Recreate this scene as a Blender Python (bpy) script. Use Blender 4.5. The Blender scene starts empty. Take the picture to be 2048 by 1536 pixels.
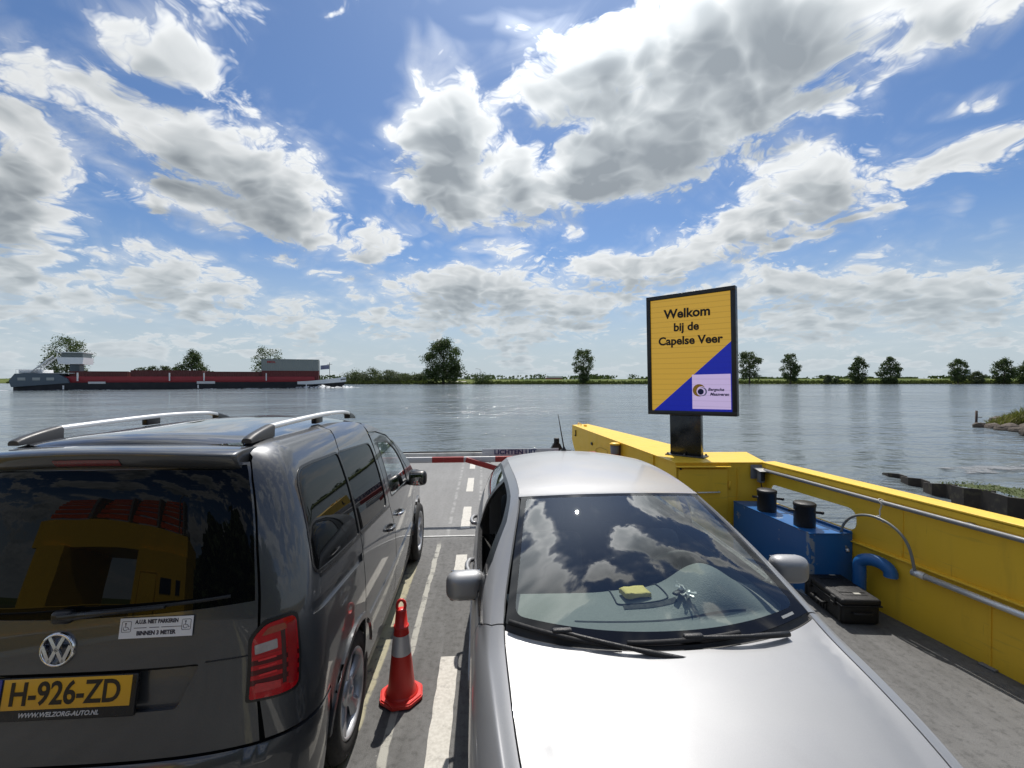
import bpy, bmesh, math, random
from mathutils import Vector, Matrix, noise as mnoise
from mathutils.geometry import delaunay_2d_cdt, tessellate_polygon
R = math.radians
SC = bpy.context.scene
COL = SC.collection
# ---------------------------------------------------------------- camera, light, exposure
EYE = Vector((0, 0, 2.1))
YAW = R(3.7)
cam_d = bpy.data.cameras.new('camera')
cam_d.lens = 36 * 890 / 2048; cam_d.sensor_width = 36
cam_d.clip_start = 0.05; cam_d.clip_end = 60000
cam = bpy.data.objects.new('camera', cam_d); COL.objects.link(cam)
cam.location = EYE
cam.rotation_euler = (R(90 - .61), R(.11), -YAW)
SC.camera = cam
SUN_EL, SUN_AZ = R(58), R(11)          # azimuth clockwise from +Y
sd = Vector((math.sin(SUN_AZ) * math.cos(SUN_EL), math.cos(SUN_AZ) * math.cos(SUN_EL), math.sin(SUN_EL)))
sun_d = bpy.data.lights.new('sun', 'SUN'); sun_d.energy = 4.2; sun_d.angle = R(.53); sun_d.color = (1, .95, .88)
sun = bpy.data.objects.new('sun', sun_d); COL.objects.link(sun)
sun.rotation_euler = (-sd).to_track_quat('-Z', 'Y').to_euler()
vs = SC.view_settings
vs.view_transform = 'Standard'; vs.look = 'None'; vs.gamma = 1; vs.exposure = 0.12; vs.use_curve_mapping = False
SC.cycles.use_denoising = True
SC.cycles.max_bounces = 8; SC.cycles.transparent_max_bounces = 12
SC.cycles.sample_clamp_indirect = 6
SC.cycles.caustics_reflective = False; SC.cycles.caustics_refractive = False

# ---------------------------------------------------------------- node shorthand
class S:
    """an output socket that can be calculated with"""
    def __init__(s, t, k): s.t, s.k = t, k
    def __add__(a, b): return mth(a.t, 'ADD', a, b)
    def __sub__(a, b): return mth(a.t, 'SUBTRACT', a, b)
    def __mul__(a, b): return mth(a.t, 'MULTIPLY', a, b)
    def __truediv__(a, b): return mth(a.t, 'DIVIDE', a, b)
    def __radd__(a, b): return mth(a.t, 'ADD', b, a)
    def __rmul__(a, b): return mth(a.t, 'MULTIPLY', b, a)
    def __rsub__(a, b): return mth(a.t, 'SUBTRACT', b, a)
def nd(t, kind, **kw):
    n = t.nodes.new(kind)
    for k, v in kw.items(): setattr(n, k, v)
    return n
def put(t, sock, v):
    if isinstance(v, S): t.links.new(v.k, sock)
    elif v is not None: sock.default_value = v
def mth(t, op, a, b=0.5, c=None, clamp=False):
    n = nd(t, 'ShaderNodeMath', operation=op, use_clamp=clamp)
    put(t, n.inputs[0], a); put(t, n.inputs[1], b)
    if c is not None: put(t, n.inputs[2], c)
    return S(t, n.outputs[0])
def vmt(t, op, a, b=None, scale=None):
    n = nd(t, 'ShaderNodeVectorMath', operation=op)
    put(t, n.inputs[0], a)
    if b is not None: put(t, n.inputs[1], b)
    if scale is not None: put(t, n.inputs['Scale'], scale)
    return S(t, n.outputs['Value' if op in ('LENGTH', 'DOT_PRODUCT', 'DISTANCE') else 'Vector'])
def xyz(t, x, y, z=0.0):
    n = nd(t, 'ShaderNodeCombineXYZ'); put(t, n.inputs[0], x); put(t, n.inputs[1], y); put(t, n.inputs[2], z)
    return S(t, n.outputs[0])
def sep(t, v):
    n = nd(t, 'ShaderNodeSeparateXYZ'); put(t, n.inputs[0], v)
    return [S(t, o) for o in n.outputs]
def smooth(t, v, a, b, lo=0.0, hi=1.0, kind='SMOOTHSTEP'):
    n = nd(t, 'ShaderNodeMapRange', interpolation_type=kind)
    for i, q in enumerate((v, a, b, lo, hi)): put(t, n.inputs[i], q)
    return S(t, n.outputs[0])
def noise(t, v, scale=1.0, detail=4, rough=.5, dist=0.0, dim='3D', kind='FBM', lac=2.0, color=False):
    n = nd(t, 'ShaderNodeTexNoise', noise_dimensions=dim, noise_type=kind)
    put(t, n.inputs['Vector'], v)
    for k, q in (('Scale', scale), ('Detail', detail), ('Roughness', rough), ('Distortion', dist), ('Lacunarity', lac)):
        put(t, n.inputs[k], q)
    return S(t, n.outputs['Color' if color else 'Fac'])
def voro(t, v, scale=1.0, detail=0, rough=.5, feature='F1', out='Distance', dim='3D'):
    n = nd(t, 'ShaderNodeTexVoronoi', feature=feature, voronoi_dimensions=dim)
    put(t, n.inputs['Vector'], v); put(t, n.inputs['Scale'], scale)
    put(t, n.inputs['Detail'], detail); put(t, n.inputs['Roughness'], rough)
    return S(t, n.outputs[out])
def mapv(t, v, loc=(0, 0, 0), rot=(0, 0, 0), scale=(1, 1, 1), kind='POINT'):
    n = nd(t, 'ShaderNodeMapping', vector_type=kind); put(t, n.inputs[0], v)
    n.inputs[1].default_value = loc; n.inputs[2].default_value = rot; n.inputs[3].default_value = scale
    return S(t, n.outputs[0])
def mixc(t, f, a, b, blend='MIX'):
    n = nd(t, 'ShaderNodeMix', data_type='RGBA', blend_type=blend)
    put(t, n.inputs[0], f)
    for i, q in ((6, a), (7, b)):
        if not isinstance(q, S) and len(q) == 3: q = (*q, 1)
        put(t, n.inputs[i], q)
    return S(t, n.outputs[2])
def ramp(t, f, stops, interp='LINEAR'):
    n = nd(t, 'ShaderNodeValToRGB'); cr = n.color_ramp; cr.interpolation = interp
    while len(cr.elements) < len(stops): cr.elements.new(.5)
    for e, (p, c) in zip(cr.elements, stops):
        e.position = p; e.color = (*c, 1) if len(c) == 3 else c
    put(t, n.inputs[0], f)
    return S(t, n.outputs[0])
# ---------------------------------------------------------------- sky: Nishita air with cumulus
world = bpy.data.worlds.new('World'); SC.world = world; world.use_nodes = True
world.cycles.sampling_method = 'MANUAL'; world.cycles.sample_map_resolution = 512
KS = .28                                                   # cloud sheet: q = d.xy / (d.z + KS)
def sky_q(px, py):
    X, Z, Yd = (px - 1024) / 890, 1.0, (758.5 - py) / 890
    d = Vector((X * math.cos(YAW) + math.sin(YAW), math.cos(YAW) - X * math.sin(YAW), Yd)).normalized()
    return Vector((d.x, d.y)) / (d.z + KS)
# cumulus banks: direction of the middle, half sizes, slope, weight (angles noted on the 2048 px photo grid)
BANKS = [
 (300, 92, 150, 50, 27, .9), (215, 30, 110, 34, 20, .75), (470, 42, 46, 60, 70, .6), (640, 2, 25, 12, 0, .5),
 (110, 160, 210, 62, 26, .72), (60, 250, 200, 60, 20, .74), (250, 270, 150, 40, 25, .7),
 (40, 360, 120, 110, 0, 1.0), (60, 440, 115, 60, 0, .95),
 (400, 300, 150, 75, 25, .9), (520, 370, 150, 95, 35, 1.0), (420, 410, 130, 50, 15, .8), (610, 440, 90, 50, 30, .8),
 (340, 425, 60, 22, 20, .65), (545, 505, 62, 16, 0, .62), (750, 488, 58, 45, 0, .85), (690, 480, 50, 25, 20, .7),
 (310, 548, 120, 48, 8, .9), (460, 592, 85, 36, 14, .85), (590, 615, 48, 30, 0, .8), (500, 640, 220, 24, 4, .6),
 (30, 540, 90, 70, 0, .88), (170, 600, 190, 50, 0, .66), (640, 540, 35, 10, 0, .5), (690, 560, 22, 8, 0, .5),
 (905, 262, 85, 68, -20, 1.0), (925, 390, 120, 70, 0, 1.0), (830, 395, 40, 60, 0, .6), (1010, 340, 90, 60, 0, .9),
 (1180, 150, 150, 110, -30, .95), (1120, 230, 110, 60, 0, .9), (1300, 290, 230, 105, -18, 1.1), (1180, 375, 190, 50, -8, 1.05),
 (1370, 120, 190, 140, 0, 1.1), (1560, 60, 200, 90, -10, 1.0), (1650, 195, 100, 50, 0, .85), (1500, 210, 110, 90, 0, 1.0),
 (1040, 445, 60, 26, 0, .62), (1145, 462, 26, 22, 0, .68), (1000, 497, 52, 22, 0, .7), (1250, 60, 120, 70, 0, .9),
 (1850, 70, 200, 52, -24, .8), (1990, 20, 120, 50, -20, .8), (1760, 40, 120, 60, 0, .8), (1950, 183, 62, 22, -28, .62),
 (1890, 318, 210, 40, -21, .82), (1620, 395, 170, 62, -22, .95), (1500, 450, 120, 48, -25, .9), (1610, 478, 170, 20, -22, .68),
 (1740, 368, 130, 36, -22, .85), (1370, 512, 130, 45, -12, .85), (1240, 545, 110, 42, 0, .85), (1390, 470, 40, 40, -40, .5), (1745, 440, 60, 14, -22, .5),
 (960, 575, 200, 40, 0, 1.0), (1110, 600, 160, 44, 0, .9), (880, 640, 130, 26, 0, .75), (1060, 645, 200, 36, 0, .7),
 (870, 487, 14, 10, 0, .5), (890, 510, 14, 10, 0, .5), (780, 420, 16, 22, 0, .5), (1098, 505, 18, 14, 0, .5),
 (1620, 575, 150, 45, 3, .85), (1800, 610, 300, 70, 0, .85), (1960, 575, 120, 50, -12, .85), (1600, 670, 480, 34, 0, .62),
 (330, 680, 420, 26, 0, .55), (800, 665, 120, 20, 0, .55),
]
wt = world.node_tree; wt.nodes.clear()
def cloud_group(full=True):
    """density of the cloud sheet at q: banks plus billows"""
    g = bpy.data.node_groups.new('cloud_density', 'ShaderNodeTree')
    g.interface.new_socket('q', in_out='INPUT', socket_type='NodeSocketVector')
    g.interface.new_socket('density', in_out='OUTPUT', socket_type='NodeSocketFloat')
    g.interface.new_socket('coarse', in_out='OUTPUT', socket_type='NodeSocketFloat')
    gi, go = g.nodes.new('NodeGroupInput'), g.nodes.new('NodeGroupOutput')
    q = S(g, gi.outputs[0])
    warp = noise(g, q, 3.0, 3, .55, dim='2D', color=True)
    w2 = vmt(g, 'ADD', q, vmt(g, 'SCALE', vmt(g, 'SUBTRACT', warp, (.5, .5, .5)), scale=.22))
    wh = vmt(g, 'MULTIPLY_ADD', w2, (1, 1, 0)); wh.k.node.inputs[2].default_value = (0, 0, 1)
    acc = None
    for (cx, cy, rx, ry, an, st) in BANKS:
        if not full and st < .72: continue
        c = sky_q(cx, cy); a = R(an)
        e1 = sky_q(cx + rx * math.cos(a), cy + rx * math.sin(a)); e0 = sky_q(cx - rx * math.cos(a), cy - rx * math.sin(a))
        f1 = sky_q(cx - ry * math.sin(a), cy + ry * math.cos(a)); f0 = sky_q(cx + ry * math.sin(a), cy - ry * math.cos(a))
        E, F = (e1 - e0) / 2, (f1 - f0) / 2
        det = E.x * F.y - E.y * F.x
        r1, r2 = Vector((F.y, -F.x)) / det, Vector((-E.y, E.x)) / det
        u = vmt(g, 'DOT_PRODUCT', wh, (r1.x, r1.y, -r1.dot(c)))
        v = vmt(g, 'DOT_PRODUCT', wh, (r2.x, r2.y, -r2.dot(c)))
        m = mth(g, 'MULTIPLY_ADD', v, v, mth(g, 'MULTIPLY_ADD', u, u, -math.log2(st)))
        acc = m if acc is None else mth(g, 'SMOOTH_MIN', acc, m, .35)
    acc = mth(g, 'POWER', .5, acc)
    # the rest of the sky (behind and overhead) carries its own scattered banks
    sx, sy, sz = sep(g, q)
    rest = smooth(g, noise(g, q, 3.0, 4, .6, dim='2D'), .42, .60)
    away = smooth(g, sy, .80, .50)
    acc = mth(g, 'MAXIMUM', acc, rest * away * .85)
    # rows of small cumulus low over the land
    ql = vmt(g, 'LENGTH', q)
    rows = smooth(g, noise(g, mapv(g, q, scale=(1.0, 1.0, 1)), 2.3, 3, .55, dim='2D'), .42, .66)
    acc = mth(g, 'MAXIMUM', acc, rows * smooth(g, ql, 1.75, 2.3) * .80)
    f1 = noise(g, w2, 4.2, 7 if full else 3, .52, dim='2D')
    n1 = noise(g, w2, 5.5, 1, .5, dim='2D')
    n2 = noise(g, w2, 14, 1, .5, dim='2D')
    b1 = (mth(g, 'ABSOLUTE', n1 - .5) - .10) * 1.15; b2 = mth(g, 'ABSOLUTE', n2 - .5) - .10
    coarse = acc + (f1 - .5) * .75 + b1 + b2 * (.50 if full else .50)
    dens = acc + (f1 - .5) * .9 + b1 + b2 * .85
    if full:
        n3 = noise(g, w2, 36, 2, .6, dim='2D')
        dens = dens + (mth(g, 'ABSOLUTE', n3 - .5) - .10) * .55
    g.links.new(coarse.k, go.inputs[1])
    g.links.new(dens.k, go.inputs[0])
    return g
CG, CGL = cloud_group(True), cloud_group(False)
def density(g, q):
    n = nd(wt, 'ShaderNodeGroup', node_tree=g); put(wt, n.inputs[0], q)
    return S(wt, n.outputs[0]), S(wt, n.outputs[1])
tc = nd(wt, 'ShaderNodeTexCoord')
d = vmt(wt, 'NORMALIZE', S(wt, tc.outputs['Generated']))
dx, dy, dz = sep(wt, d)
up = mth(wt, 'MAXIMUM', dz, 0.0)
den = up + KS
q = xyz(wt, dx / den, dy / den, 0.0)
nish = nd(wt, 'ShaderNodeTexSky', sky_type='NISHITA', sun_disc=False, sun_elevation=SUN_EL, sun_rotation=SUN_AZ,
          altitude=0, air_density=1.0, dust_density=.7, ozone_density=2.2)
put(wt, nish.inputs['Vector'], xyz(wt, dx, dy, mth(wt, 'MAXIMUM', dz, .012)))
air = mixc(wt, 1.0, S(wt, nish.outputs[0]), (.42, .53, .66), 'MULTIPLY')
D, DC = density(CG, q)
qs = Vector((sd.x, sd.y, 0)) / (sd.z + KS)
tow = vmt(wt, 'NORMALIZE', vmt(wt, 'SUBTRACT', (qs.x, qs.y, 0), q))
step = smooth(wt, dz, 0.0, .6, .22, .07, 'LINEAR')
L1 = density(CGL, vmt(wt, 'ADD', q, vmt(wt, 'SCALE', tow, scale=step)))[1]
veil = smooth(wt, DC, .02, .60) * smooth(wt, noise(wt, q, 2.6, 6, .62, dim='2D', dist=.8), .34, .72)
alpha = mth(wt, 'MAXIMUM', smooth(wt, D, .33, .66), veil * .55)
thick = smooth(wt, DC, .46, 1.18)
occ = smooth(wt, L1, .44, 1.08)
shade = mth(wt, 'MINIMUM', thick * .55 + occ * .58, 1.0)
CB = 6.9                                                    # sky brightness units of sunlit cloud
lit = ramp(wt, shade, [(0, (.80 * CB, .82 * CB, .83 * CB)), (.22, (.64 * CB, .665 * CB, .68 * CB)), (.55, (.43 * CB, .465 * CB, .49 * CB)), (1, (.24 * CB, .27 * CB, .30 * CB))])
sdot = vmt(wt, 'DOT_PRODUCT', d, tuple(sd))                # cloud near the sun passes more light
gl = 1.0 + smooth(wt, sdot, .6, 1.0) * .45 + smooth(wt, sdot, .90, .995) * 2.4
lit = vmt(wt, 'SCALE', lit, scale=gl)
FAR = (.50 * CB, .575 * CB, .625 * CB)                       # distant air near the horizon
lit = mixc(wt, smooth(wt, dz, .02, .30, .62, 0.0), lit, FAR)
air = mixc(wt, smooth(wt, dz, 0, .30, .92, 0.0), air, FAR)
out = mixc(wt, alpha * smooth(wt, dz, -.01, .05, .4, 1.0), air, lit)
bg = nd(wt, 'ShaderNodeBackground'); put(wt, bg.inputs[0], out); bg.inputs[1].default_value = .14
ow = nd(wt, 'ShaderNodeOutputWorld'); wt.links.new(bg.outputs[0], ow.inputs[0])
# ---------------------------------------------------------------- naming, parenting, mesh helpers
BASE = {}
def tag(o, label=None, cat=None, group=None, kind=None):
    for k, v in (('label', label), ('category', cat), ('group', group), ('kind', kind)):
        if v: o[k] = v
    return o
def thing(name, label, cat, loc=(0, 0, 0), rz=0.0, group=None, rot=None):
    o = bpy.data.objects.new(name, None); COL.objects.link(o)
    o.empty_display_size = .2
    o.location = loc; o.rotation_euler = rot or (0, 0, rz)
    BASE[o] = Matrix.LocRotScale(Vector(loc), o.rotation_euler.to_quaternion(), None)
    return tag(o, label, cat, group)
def link(name, me, mats, parent=None, world=False):
    o = bpy.data.objects.new(name, me); COL.objects.link(o)
    for m in (mats if isinstance(mats, (list, tuple)) else [mats]): me.materials.append(m)
    if parent is not None:
        o.parent = parent
        root = parent
        while root.parent: root = root.parent
        if world: me.transform(BASE.get(root, Matrix()).inverted())
    return o
def copy_tree(o, parent=None):
    c = o.copy(); COL.objects.link(c); c.parent = parent
    for ch in [q for q in COL.objects if q.parent == o]: copy_tree(ch, c)
    return c
class MB:
    def __init__(s): s.v, s.f, s.m, s.sm = [], [], [], []
    def add(s, verts, faces, mi=0, smooth=False):
        b = len(s.v); s.v += [tuple(p) for p in verts]
        for f in faces: s.f.append(tuple(i + b for i in f)); s.m.append(mi); s.sm.append(smooth)
        return s
    def addbm(s, bm, mi=0, smooth=False, M=None):
        if M is not None: bm.transform(M)
        bm.verts.index_update()
        s.add([v.co.copy() for v in bm.verts], [[v.index for v in f.verts] for f in bm.faces], mi, smooth); bm.free(); return s
    def box(s, c, size, rot=(0, 0, 0), bev=0.0, seg=2, mi=0, M=None, taper=None):
        bm = bmesh.new(); bmesh.ops.create_cube(bm, size=1)
        for v in bm.verts:
            v.co = Vector((v.co.x * size[0], v.co.y * size[1], v.co.z * size[2]))
            if taper and v.co.z > 0: v.co.x *= taper[0]; v.co.y *= taper[1]
        if bev: bmesh.ops.bevel(bm, geom=bm.edges[:], offset=bev, segments=seg, profile=.5, affect='EDGES')
        T = Matrix.LocRotScale(Vector(c), Matrix.Identity(3).to_quaternion() if rot == (0, 0, 0) else __import__('mathutils').Euler(rot).to_quaternion(), None)
        if M is not None: T = M @ T
        return s.addbm(bm, mi, bool(bev), T)
    def tube(s, path, r, n=10, mi=0, cap=True, closed=False):
        P = [Vector(p) for p in path]; k = len(P)
        rs = r if isinstance(r, (list, tuple)) else [r] * k
        V, F = [], []; prev = None
        for i, p in enumerate(P):
            a = P[(i - 1) % k] if (i or closed) else p
            b = P[(i + 1) % k] if (i < k - 1 or closed) else p
            d = (b - a).normalized()
            if prev is None:
                u = d.orthogonal().normalized()
            else:
                u = (prev - d * prev.dot(d)).normalized()
            prev = u; w = d.cross(u)
            for j in range(n):
                t = 2 * math.pi * j / n
                V.append(p + (u * math.cos(t) + w * math.sin(t)) * rs[i])
        for i in range(k if closed else k - 1):
            for j in range(n):
                a, b = i * n + j, i * n + (j + 1) % n
                c, d_ = ((i + 1) % k) * n + (j + 1) % n, ((i + 1) % k) * n + j
                F.append((a, b, c, d_))
        s.add(V, F, mi, True)
        if cap and not closed:
            s.add(V[:n], [tuple(reversed(range(n)))], mi); s.add(V[-n:], [tuple(range(n))], mi)
        return s
    def lathe(s, prof, n=32, c=(0, 0, 0), axis='Z', mi=0, M=None, smooth=True):
        V, F = [], []
        for (r, h) in prof:
            for j in range(n):
                t = 2 * math.pi * j / n
                p = Vector((r * math.cos(t), r * math.sin(t), h))
                if axis == 'X': p = Vector((p.z, p.x, p.y))
                if axis == 'Y': p = Vector((p.y, p.z, p.x))
                p += Vector(c)
                V.append(M @ p if M is not None else p)
        for i in range(len(prof) - 1):
            for j in range(n): F.append((i * n + j, i * n + (j + 1) % n, (i + 1) * n + (j + 1) % n, (i + 1) * n + j))
        return s.add(V, F, mi, smooth)
    def prism(s, poly, h0, h1, plane='XY', mi=0, M=None):
        """polygon in a plane, extruded along the third axis"""
        def P(a, b, h):
            p = {'XY': (a, b, h), 'XZ': (a, h, b), 'YZ': (h, a, b)}[plane]
            return M @ Vector(p) if M is not None else Vector(p)
        n = len(poly)
        V = [P(a, b, h0) for a, b in poly] + [P(a, b, h1) for a, b in poly]
        tri = tessellate_polygon([[Vector((a, b, 0)) for a, b in poly]])
        F = [tuple(reversed(t)) for t in tri] + [tuple(i + n for i in t) for t in tri]
        F += [(i, (i + 1) % n, n + (i + 1) % n, n + i) for i in range(n)]
        return s.add(V, F, mi)
    def grid(s, fn, us, vs_, mi=0, smooth=True, closed_u=False):
        V = [fn(u, v) for v in vs_ for u in us]; n = len(us); F = []
        for j in range(len(vs_) - 1):
            for i in range(n if closed_u else n - 1):
                F.append((j * n + i, j * n + (i + 1) % n, (j + 1) * n + (i + 1) % n, (j + 1) * n + i))
        return s.add(V, F, mi, smooth)
    def build(s, name, mats, parent=None, world=False, fix=True, angle=None):
        me = bpy.data.meshes.new(name); me.from_pydata(s.v, [], s.f)
        me.polygons.foreach_set('material_index', s.m); me.polygons.foreach_set('use_smooth', s.sm)
        if fix:
            bm = bmesh.new(); bm.from_mesh(me)
            bmesh.ops.remove_doubles(bm, verts=bm.verts[:], dist=1e-5)
            bmesh.ops.recalc_face_normals(bm, faces=bm.faces[:]); bm.to_mesh(me); bm.free()
        if angle: me.set_sharp_from_angle(angle=R(angle))
        me.update()
        return link(name, me, mats, parent, world)
def lin(a, b, n): return [a + (b - a) * i / (n - 1) for i in range(n)]
def round_poly(pts, r, seg=5):
    out = []; n = len(pts)
    for i in range(n):
        p0, p, p1 = Vector(pts[i - 1]), Vector(pts[i]), Vector(pts[(i + 1) % n])
        rr = r[i] if isinstance(r, (list, tuple)) else r
        a, b = (p0 - p), (p1 - p)
        if rr <= 0 or a.length < 1e-6 or b.length < 1e-6: out.append(tuple(p)); continue
        k = min(rr, a.length * .48, b.length * .48)
        A, B = p + a.normalized() * k, p + b.normalized() * k
        for j in range(seg + 1):
            t = j / seg
            q = A * (1 - t) ** 2 + p * 2 * t * (1 - t) + B * t * t
            out.append((q.x, q.y))
    return out
class Spl:
    """natural cubic spline through knots"""
    def __init__(s, xs, ys):
        n = len(xs); s.x, s.y = list(xs), list(ys)
        a = [0.0] * n; b = [1.0] * n; c = [0.0] * n; d = [0.0] * n
        for i in range(1, n - 1):
            h0, h1 = xs[i] - xs[i - 1], xs[i + 1] - xs[i]
            a[i], b[i], c[i] = h0, 2 * (h0 + h1), h1
            d[i] = 6 * ((ys[i + 1] - ys[i]) / h1 - (ys[i] - ys[i - 1]) / h0)
        for i in range(1, n):
            w = a[i] / b[i - 1]; b[i] -= w * c[i - 1]; d[i] -= w * d[i - 1]
        m = [0.0] * n; m[-1] = d[-1] / b[-1]
        for i in range(n - 2, -1, -1): m[i] = (d[i] - c[i] * m[i + 1]) / b[i]
        s.m = m
    def __call__(s, x):
        X, Y, M = s.x, s.y, s.m
        if x <= X[0]:
            h = X[1] - X[0]; g = (Y[1] - Y[0]) / h - h * (2 * M[0] + M[1]) / 6
            return Y[0] + g * (x - X[0])
        if x >= X[-1]:
            h = X[-1] - X[-2]; g = (Y[-1] - Y[-2]) / h + h * (2 * M[-1] + M[-2]) / 6
            return Y[-1] + g * (x - X[-1])
        lo, hi = 0, len(X) - 1
        while hi - lo > 1:
            k = (lo + hi) // 2
            if X[k] <= x: lo = k
            else: hi = k
        h = X[hi] - X[lo]; A = (X[hi] - x) / h; B = 1 - A
        return A * Y[lo] + B * Y[hi] + ((A ** 3 - A) * M[lo] + (B ** 3 - B) * M[hi]) * h * h / 6
def grow(poly, d):
    """polygon moved outwards by d (counter-clockwise or clockwise input)"""
    n = len(poly); A = sum(poly[i][0] * poly[(i + 1) % n][1] - poly[(i + 1) % n][0] * poly[i][1] for i in range(n)); sg = 1 if A > 0 else -1
    out = []
    for i in range(n):
        a, b = Vector(poly[i - 1]), Vector(poly[(i + 1) % n]); t = b - a
        if t.length < 1e-9: out.append(poly[i]); continue
        t.normalize(); out.append((poly[i][0] + sg * t.y * d, poly[i][1] - sg * t.x * d))
    return out
def inside(p, poly):
    x, y = p; c = False; n = len(poly); j = n - 1
    for i in range(n):
        xi, yi = poly[i]; xj, yj = poly[j]
        if (yi > y) != (yj > y) and x < (xj - xi) * (y - yi) / (yj - yi) + xi: c = not c
        j = i
    return c
def dens_poly(poly, h):
    out = []; n = len(poly)
    for i in range(n):
        a, b = Vector(poly[i]), Vector(poly[(i + 1) % n]); k = max(1, int((b - a).length / h + .5))
        for j in range(k): q = a + (b - a) * j / k; out.append((q.x, q.y))
    return out
def cdt_fill(poly, holes, h):
    """triangles filling a polygon with holes, with inner points h apart"""
    loops = [dens_poly(poly, h)] + [dens_poly(q, h) for q in holes]
    V, E = [], []
    for L in loops:
        b = len(V); V += [Vector(p) for p in L]; n = len(L)
        E += [(b + i, b + (i + 1) % n) for i in range(n)]
    nb = len(V)
    x0 = min(p[0] for p in poly); x1 = max(p[0] for p in poly); y0 = min(p[1] for p in poly); y1 = max(p[1] for p in poly)
    segs = {}
    for v in V[:nb]: segs.setdefault((int(v.x // h), int(v.y // h)), []).append(v)
    j = 0; y = y0 + h * .5
    while y < y1:
        x = x0 + h * (.25 if j % 2 else .75)
        while x < x1:
            ci, cj = int(x // h), int(y // h); near = False
            for a in (-1, 0, 1):
                for b in (-1, 0, 1):
                    for v in segs.get((ci + a, cj + b), ()):
                        if (v.x - x) ** 2 + (v.y - y) ** 2 < (h * .55) ** 2: near = True
            if not near and inside((x, y), poly) and not any(inside((x, y), q) for q in holes): V.append(Vector((x, y)))
            x += h
        y += h * .87; j += 1
    v2, e2, f2 = delaunay_2d_cdt(V, E, [], 0, 1e-6)[:3]
    F = []
    for f in f2:
        c = sum((v2[i] for i in f), Vector((0, 0))) / len(f)
        if inside(c, poly) and not any(inside(c, q) for q in holes): F.append(tuple(f))
    return v2, F
def panel(name, poly, P, mat, parent, holes=(), h=.04, off=0.0, rim=.012, mirror=None, flip=False, world=False, extra=None, sm=True):
    """a sheet cut out in the parameter plane of surface P, with its edges turned in by rim; mirror = x about which to double it"""
    v2, F = cdt_fill(poly, holes, h)
    e = 1e-3
    def nrm(a, b):
        du = P(a + e, b) - P(a - e, b); dv = P(a, b + e) - P(a, b - e)
        n = du.cross(dv)
        n = n.normalized() if n.length > 1e-12 else Vector((0, 0, 1))
        return -n if flip else n
    V, N = [], []
    for p in v2:
        n = nrm(p.x, p.y); V.append(P(p.x, p.y) + n * off); N.append(n)
    F2 = []
    for f in F:
        a, b, c = (V[i] for i in f[:3])
        g = (b - a).cross(c - a)
        F2.append(f if g.dot(N[f[0]]) >= 0 else tuple(reversed(f)))
    nt = len(V); nf = len(F2)
    cnt = {}
    for f in F2:
        for i in range(len(f)):
            a, b = f[i], f[(i + 1) % len(f)]; cnt[(a, b)] = 1
    edge = [k for k in cnt if (k[1], k[0]) not in cnt]
    VV, NN, FF = list(V), list(N), list(F2)
    if rim:
        mp = {}
        def low(i):
            if i not in mp:
                mp[i] = (len(VV), len(VV) + 1)
                VV.append(V[i].copy()); NN.append(None); VV.append(V[i] - N[i] * rim); NN.append(None)
            return mp[i]
        for a, b in edge:
            (ta, la), (tb, lb) = low(a), low(b)
            FF.append((tb, ta, la, lb))
    sets = [(VV, NN, FF)]
    if mirror is not None:
        VM = [Vector((2 * mirror - p.x, p.y, p.z)) for p in VV]
        NM = [None if n is None else Vector((-n.x, n.y, n.z)) for n in NN]
        sets.append((VM, NM, [tuple(reversed(f)) for f in FF]))
    AV, AN, AF = [], [], []
    for v, n, f in sets:
        b = len(AV); AV += v; AN += n; AF += [tuple(i + b for i in q) for q in f]
    me = bpy.data.meshes.new(name); me.from_pydata([tuple(p) for p in AV], [], AF)
    me.polygons.foreach_set('use_smooth', [sm] * len(me.polygons)); me.update()
    if sm:
        me.normals_split_custom_set_from_vertices([tuple(n) if n is not None else (0, 0, 0) for n in AN])
    return link(name, me, mat, parent, world)
def text(name, s, size, mat, M, parent=None, sx=1.0, bold=0.0, depth=.001, align='CENTER', shear=0.0, world=False, space=1.0):
    cu = bpy.data.curves.new(name, 'FONT'); cu.body = s; cu.size = size; cu.offset = bold; cu.extrude = depth
    cu.align_x = align; cu.align_y = 'CENTER'; cu.shear = shear; cu.resolution_u = 4; cu.space_character = space
    o = bpy.data.objects.new(name, cu); COL.objects.link(o)
    me = bpy.data.meshes.new_from_object(o.evaluated_get(bpy.context.evaluated_depsgraph_get()))
    bpy.data.objects.remove(o); bpy.data.curves.remove(cu)
    me.name = name; me.transform(M @ Matrix.Diagonal((sx, 1, 1, 1))); me.materials.clear()
    return link(name, me, mat, parent, world)
def frame(o, x, y):
    """matrix with origin o, x and y axes"""
    x = Vector(x).normalized(); z = x.cross(Vector(y)).normalized(); y = z.cross(x)
    return Matrix.Translation(o) @ Matrix((x, y, z)).transposed().to_4x4()

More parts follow.
